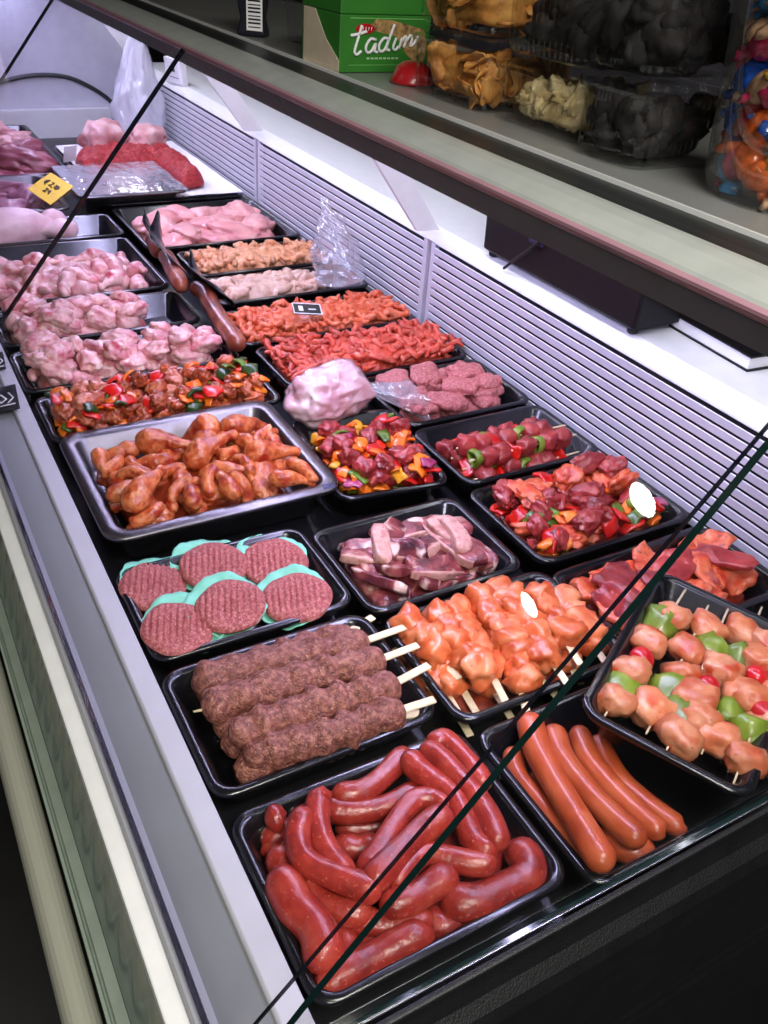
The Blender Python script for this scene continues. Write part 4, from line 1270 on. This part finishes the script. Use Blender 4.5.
for i, (lab, t0, pcs, t1) in enumerate(PSK):
    z0 = -.010 if i % 2 == 0 else -.018
    q = lambda x, y, z=z0: np.array(t_ps.toworld(t_ps.local(*cp([(x, y)])[0], z)))
    a, b = q(*t0, z0 + .004), q(*t1, z0 - .004)
    cen = (a + b) / 2
    e = empty('pepper_skewer', cen); tag(e, lab, 'skewer', 'pepper skewers in the askew tray')
    obj('stick', tube([a - cen, -cen + (a + b) / 2, b - cen], [.0022, .0022, .0016], 6), MT['stick'], e)
    ang = math.atan2(b[1] - a[1], b[0] - a[0])
    for k, (kd, x, y) in enumerate(pcs):
        p = q(x, y) - cen
        src = {'c': sk_chunk, 'g': sk_pep, 't': sk_tom}[kd]
        o = link({'c': 'chicken_chunk', 'g': 'pepper_piece', 't': 'tomato'}[kd], src[(i + k) % len(src)], e, loc=p)
        o.rotation_euler = (RND.uniform(-.4, .4) + (.5 if kd == 'g' else 0), RND.uniform(-.4, .4), ang + math.pi / 2 + RND.uniform(-.4, .4))
        o.scale = (RND.uniform(.95, 1.15),) * 3

# ================================================================ smoked sausages on black wrappers
csm = crop2((120, 190), 5.12)
SMK = [([(140, 252), (178, 268), (192, 318)], .05, .026, 'short smoked sausage end at the far tip of the black wrapper'),
       ([(228, 330), (262, 385), (292, 450), (318, 500)], .05, .026, 'smoked sausage in the middle lying against a black wrapper'),
       ([(365, 495), (425, 520), (470, 590), (510, 660), (560, 725), (612, 800)], .045, .025, 'long bent smoked sausage nearest the stew tray')]
for pts, z, r, lab in SMK:
    P = [pt(x, y, z) for x, y in csm(pts)]
    C, rr = capsule_path(P, r, 26, 5); cen = C.mean(0)
    v, f = tube(C - cen, rr, 16, amp=.10, fr=16, seed=int(pts[0][0]))
    o = obj('smoked_sausage', (v, f), MT['smoked'], loc=cen)
    tag(o, lab, 'sausage', 'smoked sausages on black wrappers')


def sheet(P0, P1, tips, th=.002, seed=0):
    """upright crumpled foil: base line P0-P1, top outline through the tips (u, height, lean)"""
    n, m = 30, 8
    V = []
    u_ = np.linspace(0, 1, n)
    hs = np.interp(u_, [t[0] for t in tips], [t[1] for t in tips]); ls = np.interp(u_, [t[0] for t in tips], [t[2] for t in tips])
    d = np.array(P1) - np.array(P0); nr = np.array([d[1], -d[0], 0]); nr = nr / np.linalg.norm(nr)
    for s_ in (0, 1):
        for i in range(n):
            for j in range(m):
                t = j / (m - 1)
                p = np.array(P0) + d * u_[i] + np.array([0, 0, hs[i] * t]) + nr * (ls[i] * t * t + .006 * mnoise.noise(Vector((u_[i] * 9, t * 3, seed))) + s_ * th)
                V.append(p)
    k = n * m; F = []
    for i in range(n - 1):
        for j in range(m - 1):
            a = i * m + j
            F.append((a, a + m, a + m + 1, a + 1)); F.append((k + a, k + a + 1, k + a + m + 1, k + a + m))
    rim = [i * m for i in range(n)] + [(n - 1) * m + j for j in range(1, m)] + [i * m + m - 1 for i in range(n - 2, -1, -1)] + [j for j in range(m - 2, 0, -1)]
    for q in range(len(rim)):
        a, b = rim[q], rim[(q + 1) % len(rim)]
        F.append((b, a, a + k, b + k))
    V = np.array(V); c = V.mean(0)
    return (V - c, F), c


for a, b, tips, lab in (((195, 350), (372, 480), [(0, .08, -.02), (.16, .17, .0), (.3, .13, .05), (.55, .12, .08), (.8, .10, .07), (1, .04, .02)], 'crumpled black wrapper standing behind the middle smoked sausage'),
                        ((160, 290), (235, 350), [(0, .06, 0), (.2, .14, .02), (.6, .11, .05), (1, .04, .02)], 'small pointed black wrapper at the far smoked sausage'),
                        ((380, 490), (590, 600), [(0, .05, 0), (.12, .13, .02), (.4, .10, .07), (.8, .09, .08), (1, .04, .03)], 'black wrapper behind the long bent smoked sausage')):
    A, B = pt(*csm([a])[0], .02), pt(*csm([b])[0], .02)
    vf, c = sheet(A, B, tips, seed=a[0])
    tag(obj('black_wrapper', vf, MT['blackplastic'], loc=c), lab, 'wrapper', 'black wrappers of the smoked sausages')

# ================================================================ bags
def bag(a, b, h, seed, amp=.25, tip=(0, 0), sub=5, pw=1.4):
    d, f = ico(sub)
    n1 = nz(d, 1.8, seed, 3); n2 = np.abs(nz(d, 4.5, seed + 2, 3))
    v = d * (1 + amp * n1 - amp * .7 * n2)[:, None]
    t = np.clip((d[:, 2] + 1) / 2, 0, 1)
    k = (1 - t ** pw) * .9 + .12
    k = np.where(d[:, 2] < -.2, np.sqrt(np.maximum(0, 1 - (d[:, 2] + .2) ** 2)) * k / np.maximum(.2, np.sqrt(np.maximum(0.0001, 1 - d[:, 2] ** 2))) , k / np.maximum(.25, np.sqrt(np.maximum(.0001, 1 - d[:, 2] ** 2))))
    return np.stack([v[:, 0] * a * k + tip[0] * t ** 2, v[:, 1] * b * k + tip[1] * t ** 2, t * h * (1 + .1 * n1)], 1), f


p = pt(346, 312, .04)
tag(obj('clear_bag', bag(.095, .085, .235, 7, .45, (-.03, .05)), MT['bagfilm'], loc=(1.235, 2.36, .035)), 'crumpled clear plastic bag standing on the pale strips by the grille', 'bag')
tag(obj('clear_bag', bag(.17, .15, .46, 11, .14, (.03, 0), pw=1.0), MT['bagmilk'], loc=(1.235, 4.50, .02)), 'tall pointed clear bag standing at the far end of the counter', 'bag')

wb = empty('wrapped_chicken', (.86, 1.665, .035))
tag(wb, 'pale chicken in a tied clear bag beyond the diced pepper tray', 'chicken')
d, f = ico(5)
v = d * (1 + .16 * nz(d, 1.3, 5, 2) - .20 * np.abs(nz(d, 2.4, 8, 2)) + .03 * nz(d, 7, 3, 2))[:, None] * np.array([.112, .078, .072])
v[:, 2] += .018 * np.exp(-((v[:, 0] - .05) / .04) ** 2)
obj('chicken_body', (v, f), food('bagged_chicken', [(196, 124, 132), (222, 170, 172), (232, 204, 198)], 20, .3, .5, 60, .3, var=0), wb)
v2 = v * 1.035
v2[:, 2] = np.maximum(v2[:, 2], -.07)
obj('film', (v2, f), film('wrap_film', (.96, .96, .97), .22, minrefl=.0, milk=.10, bump=.5, bscale=60), wb)
n_, m_ = 18, 24
V, F = [], []
for i in range(n_):
    t = i / (n_ - 1)
    for k in range(m_):
        a = 2 * math.pi * k / m_
        r = .012 + .055 * t ** .8 * (1 + .35 * math.sin(5 * a + 2 * t) + .2 * math.sin(9 * a))
        V.append((.085 + .13 * t, -.02 - .03 * t + r * math.cos(a), .02 - .04 * t + r * math.sin(a) * .5))
for i in range(n_ - 1):
    for k in range(m_):
        a, b = i * m_ + k, i * m_ + (k + 1) % m_
        F.append((a, b, b + m_, a + m_))
obj('bag_tail', (np.array(V), F), MT['bagfilm'], wb)

# ================================================================ far end
# plucked bird in the fourth tray
bd = empty('plucked_bird', (.405, 3.24, .012)); tag(bd, 'plucked pale bird lying at the left of an empty black tray', 'poultry')
d, f = ico(4)
v = d * (1 + .12 * nz(d, 1.1, 21, 2))[:, None] * np.array([.165, .085, .062])
v[:, 1] *= 1 - .25 * v[:, 0] / .165
obj('body', (v, f), MT['duck'], bd)
obj('leg', shift(xf(drumstick(.17, .034, 3), rotm(0, 0, math.pi)), (.145, -.035, -.012)), MT['duck'], bd)
obj('leg', shift(xf(drumstick(.16, .032, 5), rotm(0, 0, math.pi + .25)), (.13, .04, .0)), MT['duck'], bd)

t_lv = Tray(.228, 3.42, .668, 3.93, 'steel pan of purple liver under the yellow price card', z=.012, depth=.075, mat='steel', name='steel_pan', steel=True, cat='pan')
t_lv.base('liver', 'purple liver covering the bottom of its steel pan', h=-.05, dome=.02, seed=51, name='liver_mass', cat='liver')
t_lv.drop('liver_piece', [mesh('liver_piece', thigh(.12, .065, .03, 520 + i), MT['liver']) for i in range(3)], 6, 'glossy purple liver piece in the steel pan', 'liver', 'purple liver pieces', tries=20, tilt=.15, sink=.6)
cc = [pt(x, y, .055) for x, y in ((27, 186), (51, 175), (74, 189), (50, 202))]
cen = sum(cc) / 4
V = [c - cen + np.array([0, 0, .02 * ((i in (1, 2)) - .5)]) for i, c in enumerate(cc)]
V = V + [q + np.array([0, 0, -.002]) for q in V]
yc = obj('price_card', (np.array(V), [(0, 1, 2, 3), (7, 6, 5, 4), (0, 4, 5, 1), (1, 5, 6, 2), (2, 6, 7, 3), (3, 7, 4, 0)]), MT['yellow'], loc=cen, smooth=False)
tag(yc, 'yellow handwritten price card lying over the liver pan', 'price card')
# handwriting: euro sign, figures and a second line
ex, ey = (V[2] - V[1]) , (V[0] - V[1])
hw = []
STR = [[(.30, .30), (.22, .34), (.20, .46), (.28, .52)], [(.18, .38), (.28, .37)], [(.18, .44), (.28, .43)],
       [(.40, .32), (.46, .30), (.48, .36), (.40, .48), (.50, .47)], [(.53, .48), (.54, .50)], [(.58, .32), (.63, .33), (.62, .40), (.58, .40)], [(.63, .33), (.63, .47)],
       [(.70, .32), (.66, .40), (.70, .48), (.75, .40), (.70, .32)],
       [(.44, .62), (.52, .60), (.50, .68), (.44, .76), (.54, .75)], [(.62, .61), (.58, .68), (.64, .68), (.63, .61), (.66, .76)]]
for st in STR:
    hw.append(tube([V[1] + ex * x + ey * y + np.array([0, 0, .0015]) for x, y in st], .0032, 5))
obj('handwriting', join(*hw), MT['ink'], yc)

# film wrapped tray on white paper
t_mi = Tray(.80, 3.47, 1.372, 4.42, 'black tray lined with white paper under the minced beef')
V, F = [], []
n, m_ = 24, 30
for s_ in (0, 1):
    for i in range(n + 1):
        for j in range(m_ + 1):
            u, v_ = i / n, j / m_
            x, y = -.27 + .545 * u, -.475 + .93 * v_
            e_ = max(abs(2 * u - 1), abs(2 * v_ - 1))
            V.append((x, y, -.012 + .026 * e_ ** 4 + .003 * mnoise.noise(Vector((u * 5, v_ * 6, 2))) - .0015 * s_))
kk = (n + 1) * (m_ + 1)
for i in range(n):
    for j in range(m_):
        a = i * (m_ + 1) + j
        F.append((a, a + m_ + 1, a + m_ + 2, a + 1)); F.append((kk + a, kk + a + 1, kk + a + m_ + 2, kk + a + m_ + 1))
tag(obj('paper_sheet', (np.array(V), F), MT['paper'], loc=t_mi.toworld((0, 0, 0))), 'white butcher paper spread under the minced beef', 'paper')
def mince_heap():
    x0, y0, x1, y1 = .83, 3.60, 1.275, 4.20
    nx, ny = 90, 140
    P = []; D = []
    for i in range(nx + 1):
        for k in range(ny + 1):
            x, y = x0 + (x1 - x0) * i / nx, y0 + (y1 - y0) * k / ny
            w = .03 * mnoise.noise(Vector((x * 9, y * 9, 4)))
            cx_, cy_ = (x0 + x1) / 2, (y0 + y1) / 2
            q = np.array([abs(x - cx_) - (x1 - x0) / 2 + .10, abs(y - cy_) - (y1 - y0) / 2 + .10])
            dr = .10 - (np.linalg.norm(np.maximum(q, 0)) + min(max(q[0], q[1]), 0))
            df = max(x - 1.145, y - 3.925)
            P.append((x, y)); D.append(min(dr + w, df))
    P = np.array(P); D = np.array(D)
    P3 = np.column_stack([P, np.zeros(len(P))])
    n = nz(P3, 10, 3, 2); n2 = nz(P3, 55, 5, 3)
    k = np.sqrt(1 - (1 - np.clip(D / .10, 0, 1)) ** 2)
    z = k * (.070 + .02 * n) + .010 * n2 * np.clip(D / .02, 0, 1)
    V = np.column_stack([P, z])
    F = []
    for i in range(nx):
        for m in range(ny):
            a = i * (ny + 1) + m; q = (a, a + ny + 1, a + ny + 2, a + 1)
            if min(D[list(q)]) > 0: F.append(q)
    used = sorted({a for q in F for a in q}); mp = {a: b for b, a in enumerate(used)}
    V = V[used]; F = [tuple(mp[a] for a in q) for q in F]
    n0 = len(V); low = V.copy(); low[:, 2] = -.002
    F = F + [tuple(a + n0 for a in q[::-1]) for q in F]
    edges = {}
    for q in F[:len(F) // 2]:
        for a, b in zip(q, q[1:] + q[:1]): edges[(a, b)] = 1
    for a, b in edges:
        if (b, a) not in edges: F.append((b, a, a + n0, b + n0))
    return np.vstack([V, low]) - np.array([1.1, 4.0, 0]), F


tag(obj('minced_beef', mince_heap(), MT['mince'], loc=(1.1, 4.0, .004)), 'heap of bright red minced beef on white paper', 'minced beef', kind='stuff')
t_fw = Tray(.690, 3.43, 1.125, 3.90, 'steel tray sealed with shiny film beside the minced beef', z=.045, depth=.05, mat='steel', name='film_tray', steel=True, cat='tray')
t_fw.base('breast', 'pink meat under the shiny film', h=-.02, dome=.01, amp=.004, seed=55, name='packed_meat', cat='meat')
V, F = [], []
n = 40
for s_ in (0, 1):
    for i in range(n + 1):
        for j in range(n + 1):
            u, v_ = i / n, j / n
            z = .004 + .012 * math.sin(math.pi * u) * math.sin(math.pi * v_) + .004 * mnoise.noise(Vector((u * 14, v_ * 4, 3)))
            V.append(((u - .5) * .425, (v_ - .5) * .46, z - s_ * .001))
kk = (n + 1) ** 2
for i in range(n):
    for j in range(n):
        a = i * (n + 1) + j
        F.append((a, a + n + 1, a + n + 2, a + 1)); F.append((kk + a, kk + a + 1, kk + a + n + 2, kk + a + n + 1))
obj('film_cover', (np.array(V), F), MT['stretch'], t_fw.o)

t_ff = Tray(.225, 3.97, .79, 4.93, 'large black tray of dark beef and fat meat at the far end')
t_ff.base('darkbeef', 'dark meat at the bottom of the far tray', h=-.02, dome=.03, amp=.01, seed=58, name='beef_mass', cat='beef')
vbk = [mesh('beef_piece', thigh(.13, .085, .055, 540 + i), MT['darkbeef']) for i in range(4)]
vfs = [mesh('fat_meat', thigh(.12, .075, .04, 560 + i), MT['fatslab']) for i in range(3)]
t_ff.drop('beef_piece', vbk, 7, 'dark purple beef piece in the far tray', 'beef', 'dark beef pieces at the far end', tries=20, tilt=.2, sink=.6, region=(-.26, -.46, .26, .15))
t_ff.drop('fat_meat', vfs, 8, 'pale fatty meat piece heaped at the far end wall', 'fatty meat', 'fatty meat pieces at the far end', tries=20, tilt=.25, sink=.5, region=(-.26, -.05, .26, .46))
for (px_, py_, z, a, b, c, sd, lab) in ((103, 139, .075, .105, .10, .085, 580, 'pale lamb joint standing behind the minced beef left of the tall bag'), (147, 140, .065, .10, .085, .07, 585, 'pale lamb joint behind the minced beef against the grille')):
    P_ = pt(px_, py_, z)
    tag(obj('lamb_joint', thigh(a, b, c, sd), MT['fatslab'], loc=tuple(P_)), lab, 'meat joint', 'lamb joints at the far end')
tg = obj('paper_tag', box(-.03, -.002, -.03, .03, .002, .04), MT['paper'], loc=(.80, 4.02, .06), rot=(.3, 0, .4), smooth=False)
tag(tg, 'small white paper tag between the dark beef and the minced beef', 'tag')

# ================================================================ small tags
def logo_marks():
    return join(tube([(-.012, .018, 0), (-.018, .004, 0), (-.006, -.014, 0), (.004, -.004, 0), (-.004, .010, 0), (-.012, .018, 0)], .0022, 5), tube([(.010, .016, 0), (.018, -.004, 0), (.006, -.018, 0)], .002, 5),
                tube([(-.02, -.024, 0), (.02, -.024, 0)], .0015, 5))


for (x, y, lab, sc_) in ((.178, 1.965, 'black tag with a white mark on the sill beside the stew tray', 1.0), (.190, 2.17, 'black tag on the sill beside the chicken thighs', .8)):
    tg = obj('price_tag', box(-.028 * sc_, -.062 * sc_, -.001, .028 * sc_, .062 * sc_, .001), MT['blacktag'], loc=(x, y, .016), rot=(.0, -.12, -.1), smooth=False)
    tag(tg, lab, 'price tag', 'black tags on the front sill')
    obj('printed_mark', shift(xf(logo_marks(), np.diag([1.1, 1.5, .4])), (-.002, 0, .0015)), MT['whiteink'], tg)
c = pt(307, 309, .055)
tg = obj('price_tag', box(-.042, -.022, -.0015, .042, .022, .0015), MT['blacktag'], loc=c, rot=(.35, .1, -.2), smooth=False)
tag(tg, 'small black tag with a white border stuck in the orange meat strips', 'price tag')
obj('border', join(box(-.042, -.022, .0015, .042, -.019, .002), box(-.042, .019, .0015, .042, .022, .002), box(-.042, -.019, .0015, -.039, .019, .002), box(.039, -.019, .0015, .042, .019, .002), box(-.025, -.010, .0015, -.012, .010, .002), box(.004, -.004, .0015, .026, .0, .002)), MT['whiteink'], tg, smooth=False)

# ================================================================ on the ledge
cr = empty('crate', (1.50, 1.575, .264))
tag(cr, 'long black plastic crate standing on the white ledge behind the grille', 'crate')
obj('body', loops([[(x, y, z) for x, y in rrect(hx, hy, .012)] for hx, hy, z in ((.085, .285, .014), (.092, .296, .02), (.096, .302, .20), (.090, .296, .20), (.085, .288, .03))]), MT['darkbox'], cr, smooth=False)
for y in (-.27, .27):
    for x in (-.07, .07):
        obj('foot', lathe([(.010, 0), (.013, .003), (.013, .016)], 12), MT['seal'], cr, loc=(x, y, 0))
lb = obj('label', box(-.1, -.022, .095, -.0945, .030, .165), plain('blue_label', (38, 36, 66), .5), cr, loc=(0, .07, 0), smooth=False)
obj('symbol', join(*[tube([(-.1005, a + dx, .125 + b) for a, b in ((-.006, 0), (-.009, .008), (-.003, .016), (.004, .008), (-.006, 0), (-.002, -.004))], .0012, 5) for dx in (-.004, .010)] + [tube([(-.1005, -.014, .106), (-.1005, .022, .106)], .001, 5)]), MT['whiteink'], lb)
tag(obj('cable', tube(catmull([(1.40, 1.755, .264), (1.398, 1.715, .30), (1.395, 1.67, .335), (1.40, 1.60, .40), (1.45, 1.52, .47)], 24), .004, 7), MT['seal']), 'thin black cable slanting in front of the black crate', 'cable')
bk = empty('note_book', (1.64, 1.17, .265)); bk.rotation_euler = (0, 0, -.08); tag(bk, 'black covered note block with white pages lying on the ledge', 'note block')
obj('cover', join(box(-.11, -.125, 0, .11, .125, .004), box(-.11, -.125, .030, .11, .125, .034), box(.106, -.125, .004, .11, .125, .03)), MT['darkbox'], bk, smooth=False)
obj('pages', box(-.106, -.121, .004, .105, .121, .030), MT['paper'], bk, smooth=False)
pb = obj('card_box', box(-.014, -.075, 0, .014, .075, .105), MT['paper'], loc=(1.415, 4.42, .265), rot=(0, -.12, .2), smooth=False)
tag(pb, 'white price card leaning on the back ledge near the far bracket', 'price card')
obj('print', join(box(-.0155, -.015, .05, -.0145, .015, .08), box(-.0155, -.04, .025, -.0145, .04, .028)), MT['darkrail'], pb, smooth=False)

# ================================================================ on the shelf
ZS = .7505


def container(x0, y0, x1, y1, z, h, lh, label, rz=0, group=None):
    e = empty('snack_container', ((x0 + x1) / 2, (y0 + y1) / 2, z), rot=(0, 0, rz)); tag(e, label, 'container', group)
    hx, hy = (x1 - x0) / 2, (y1 - y0) / 2
    def L(ins, zz, rib=0):
        out = []
        for k, (x, y) in enumerate(rrect(hx - ins, hy - ins, .022, 5)):
            out.append((x, y, zz))
        return out
    # ribbed walls: many points along each side
    def R(ins, zz, amp):
        P = rrect(hx - ins, hy - ins, .022, 5); Q = []
        for q, (a, b) in enumerate(zip(P, P[1:] + P[:1])):
            a, b = np.array(a), np.array(b); n = 24 if q % 6 == 5 else 1
            for t in range(n):
                p = a + (b - a) * t / n
                nrm = np.array([b[1] - a[1], a[0] - b[0]]) / max(1e-9, np.linalg.norm(b - a))
                p = p + nrm * amp * (1 if t % 2 else -1) * (1 if n > 1 else 0)
                Q.append((p[0], p[1], zz))
        return Q
    obj('base', loops([R(.014, .0, 0), R(.010, .004, .0), R(.008, .012, .0012), R(.006, h * .85, .0012), R(.004, h, 0), R(.0, h + .001, 0), R(.0, h + .004, 0)], True, False), MT['clear'], e, smooth=False)
    obj('lid', loops([R(-.001, h + .002, 0), R(-.002, h + .007, 0), R(.004, h + .009, 0), R(.012, h + .010, 0), R(.016, h + lh - .004, .001), R(.022, h + lh, 0), R(.05, h + lh - .002, 0)], False, True), MT['clear'], e, smooth=False)
    return e


def fill(x0, y0, x1, y1, z, h, meshes, n, name, label, cat, group):
    core = blob((x1 - x0) / 2 - .026, (y1 - y0) / 2 - .026, h / 2 - .010, 6, .06, 3, int(z * 100), 4)
    o = obj('snack_filling', core, meshes[0].materials[0], loc=((x0 + x1) / 2, (y0 + y1) / 2, z + h / 2 - .002))
    tag(o, label + ' packed as one mass', cat, kind='stuff')
    for k in range(n):
        # keep to the faces turned to the customer
        side = RND.random()
        fx, fy = RND.random(), RND.random()
        if side < .45: fx = RND.uniform(0, .15)
        elif side < .8: fy = RND.uniform(0, .15)
        o = link(name, RND.choice(meshes)); m_ = .027
        o.location = W((x0 + m_ + fx * (x1 - x0 - 2 * m_), y0 + m_ + fy * (y1 - y0 - 2 * m_), z + .022 + (h - .034) * ((k * 7 % n) / n)))
        o.rotation_euler = (RND.uniform(0, 6), RND.uniform(0, 6), RND.uniform(0, 6))
        tag(o, label, cat, group)


chips = [mesh('fried_chip', flat_slice(.030, .022, .004, 700 + i, .03), MT['chip']) for i in range(4)]
crk = [mesh('pale_snack', blob(.022, .014, .011, 2, .5, 2.2, 720 + i, 3), MT['cracker']) for i in range(4)]
drk = [mesh('dark_snack', blob(.026, .022, .018, 2.4, .35, 1.8, 740 + i, 3), MT['darksnack']) for i in range(4)]
A = (.858, 1.200, 1.055, 1.425); B = (.870, .985, 1.06, 1.192); Cc = (.848, .838, 1.02, .978)
ch = .080
for (bx, z, h, lab, ms, n, nm, lab2, cat) in (
        (A, ZS, .078, 'clear container of brown fried chips, the lower one beside the green carton', chips, 26, 'fried_chip', 'brown fried chip in the lower container beside the green carton', 'chip'),
        (A, ZS + .106, .078, 'clear container of yellow fried chips, the upper one beside the green carton', chips, 22, 'fried_chip', 'fried chip in the upper container beside the green carton', 'chip'),
        (B, ZS, .070, 'clear container of pale twisted snacks under a dark one', crk, 30, 'pale_snack', 'pale twisted snack in the container under the dark one', 'snack'),
        (B, ZS + .094, .085, 'dark filled clear container stacked on the pale snacks', drk, 18, 'dark_snack', 'dark dried fruit in the container stacked on the pale snacks', 'dried fruit'),
        (Cc, ZS, .082, 'dark filled clear container with shiny lid beside the candy jar', drk, 18, 'dark_snack', 'dark dried fruit in the lower container beside the candy jar', 'dried fruit'),
        (Cc, ZS + .108, .085, 'dark filled clear container stacked on top beside the candy jar', drk, 16, 'dark_snack', 'dark dried fruit in the upper container beside the candy jar', 'dried fruit')):
    container(*bx, z, h, .024, lab, group='clear snack containers on the shelf')
    fill(*bx, z, h, ms, n, nm, lab2, cat, lab2)

# green cartons
def carton(z, h, label, full):
    c = empty('carton', (.812, 1.585, z), rot=(0, 0, math.radians(2))); tag(c, label, 'carton', 'green snack cartons')
    w, d = .195, .150
    g = plain('carton_green', (46, 112, 36), .45, noise=.04)
    obj('box', box(0, 0, 0, w, d, h), g, c, smooth=False, bevel=.0015)
    pic = plain('nut_print', (150, 118, 74), .5, noise=.35, nscale=120)
    beige = plain('beige_print', (206, 190, 166), .5, noise=.05)
    if full:
        # end face print (towards the sill)
        obj('side_print', xf(join(prism([(.03, .0), (.172, .0), (.172, .02), (.12, .05), (.075, .094), (.03, .094)], -.0008, 0)), np.array([[0, 1, 0], [-1, 0, 0], [0, 0, 1]])), beige, c, loc=(0, .0, 0), smooth=False).location = Vector((0, .172, 0)) * K
        # nuts picture on the front
        pts = [(.055, .072), (.075, .088), (.11, .086), (.14, .080), (.18, .072), (.19, .05), (.187, .02), (.17, .012), (.145, .03), (.12, .06), (.085, .066)]
        obj('nut_picture', prism(pts, -.0008, 0), pic, c, smooth=False)
        obj('red_badge', prism([(.052 + .02 * math.cos(a), .072 + .0085 * math.sin(a)) for a in np.linspace(0, 2 * math.pi, 20)[:-1]], -.0016, 0), MT['redlid'], c, smooth=False)
        obj('badge_text', join(*[tube([(.040 + .006 * k, -.002, .069), (.041 + .006 * k, -.002, .075)], .0008, 4) for k in range(5)]), MT['whiteink'], c)
        T = [[(.037, .078), (.031, .055), (.026, .036), (.030, .030), (.038, .036)], [(.018, .061), (.034, .064), (.046, .068)],
             [(.064, .054), (.054, .056), (.046, .044), (.048, .034), (.056, .035), (.064, .050), (.062, .036), (.068, .034)],
             [(.086, .056), (.078, .057), (.070, .046), (.072, .036), (.080, .038), (.088, .056)], [(.096, .080), (.088, .056), (.084, .040), (.090, .037)],
             [(.101, .058), (.096, .042), (.101, .038), (.106, .044)],
             [(.112, .058), (.107, .040)], [(.110, .050), (.117, .060), (.120, .056), (.116, .042)], [(.118, .050), (.127, .062), (.131, .058), (.128, .044), (.136, .050), (.142, .062)]]
        obj('lettering', join(*[tube([(x * 1.18, -.0022, z_) for x, z_ in catmull(t, 16)] if len(t) > 2 else [(x * 1.18, -.0022, z_) for x, z_ in t], .0027, 6) for t in T]), MT['whiteink'], c)
        obj('small_print', join(*[box(.058 + .009 * k, -.0012, .022, .064 + .009 * k, 0, .025) for k in range(8)]), plain('pale_green_print', (150, 190, 140), .5), c, smooth=False)
        obj('line', join(box(.02, -.001, .088, .185, 0, .0895), box(.02, -.001, .012, .18, 0, .0128)), plain('light_line', (110, 176, 96), .5), c, smooth=False)
    return c


carton(ZS, .094, 'green carton with white script lettering and a nut picture', True)
carton(ZS + .095, .09, 'upper green carton stacked on the lettered one', False)

rl = obj('red_dome', lathe([(.040, 0), (.041, .004), (.036, .012), (.030, .026), (.018, .034), (.004, .036)], 28), MT['redlid'], loc=(.905, 1.475, ZS))
tag(rl, 'small red plastic dome between green carton and clear container', 'lid')

# pack with barcode
pk = empty('snack_pack', (.845, 2.075, ZS), rot=(0, 0, math.radians(-38))); tag(pk, 'dark blue pack with a white barcode standing on the shelf', 'pack')
obj('pouch', loops([[(x, y, z) for x, y in rrect(a, b, .006)] for a, b, z in ((.032, .022, 0), (.032, .022, .01), (.026, .018, .035), (.030, .022, .06), (.032, .024, .11), (.03, .016, .15), (.03, .003, .17))]), plain('navy_pack', (28, 29, 40), .35, noise=.1), pk)
bc = obj('barcode', box(-.008, -.0262, .012, .028, -.0245, .085), MT['paper'], pk, smooth=False)
obj('bars', join(*[box(-.004, -.0268, .018 + .0072 * k, .024, -.026, .018 + .0072 * k + (.0036 if k % 3 else .0022)) for k in range(9)]), MT['blacktag'], bc, smooth=False)
for (x, y, lab) in ((.97, 1.93, 'clear container of brown biscuits behind the barcode pack'), ):
    container(x - .08, y - .09, x + .08, y + .09, ZS, .07, .022, lab, rz=.2)
    fill(x - .07, y - .08, x + .07, y + .08, ZS, .07, chips, 14, 'fried_chip', 'brown biscuit in the container behind the barcode pack', 'biscuit', 'biscuits behind the barcode pack')

# candy jar
jx, jy = .992, .690
jr = empty('candy_jar', (jx, jy, ZS)); tag(jr, 'tall clear jar full of wrapped candies at the right border', 'jar')
obj('jar_body', lathe([(.112, .0), (.118, .004), (.122, .02), (.130, .12), (.140, .22), (.142, .30), (.139, .30), (.137, .22), (.127, .12), (.119, .022), (.108, .010), (.004, .010)], 48), MT['jarclear'], jr)
ccols = [('red', (176, 26, 34)), ('blue', (24, 74, 168)), ('orange', (214, 96, 30)), ('pink', (196, 40, 92)), ('yellow', (206, 158, 48)), ('sky blue', (50, 130, 190)), ('dark red', (120, 26, 30)), ('pale', (190, 150, 120))]
cms = []
for i, (nm, cc_) in enumerate(ccols):
    mt_ = plain('candy_wrap_' + nm.replace(' ', '_'), cc_, .2, noise=.18, nscale=90, coat=.6, bump=.6, bscale=160)
    v, f = blob(.034, .025, .022, 2.4, .14, 2.4, 800 + i, 3)
    t1 = tube([(.028, 0, 0), (.036, .0, 0), (.05, .002, .003), (.058, .0, .0)], [.008, .005, .016, .012], 10, amp=.5, fr=60, seed=i, flat=.45)
    t2 = xf(t1, rotm(0, 0, math.pi))
    cms.append((nm, mesh('candy', join((v, f), t1, t2), mt_)))
for lv in range(6):
    for k in range(14):
        a = math.radians(95 + 190 * (k + .5 * (lv % 2)) / 13)
        r = .090 + .010 * lv / 5 * 1.4
        nm, me = RND.choice(cms)
        o = link('candy', me)
        o.location = W((jx + r * math.cos(a), jy + r * math.sin(a), ZS + .036 + .045 * lv + RND.uniform(-.006, .006)))
        o.rotation_euler = (RND.uniform(-.6, .6), RND.uniform(-.9, .9), a + math.pi / 2 + RND.uniform(-.3, .3)); o.scale = (.85,) * 3
        tag(o, nm + ' wrapped candy inside the tall clear jar', 'candy', nm + ' candies in the jar')
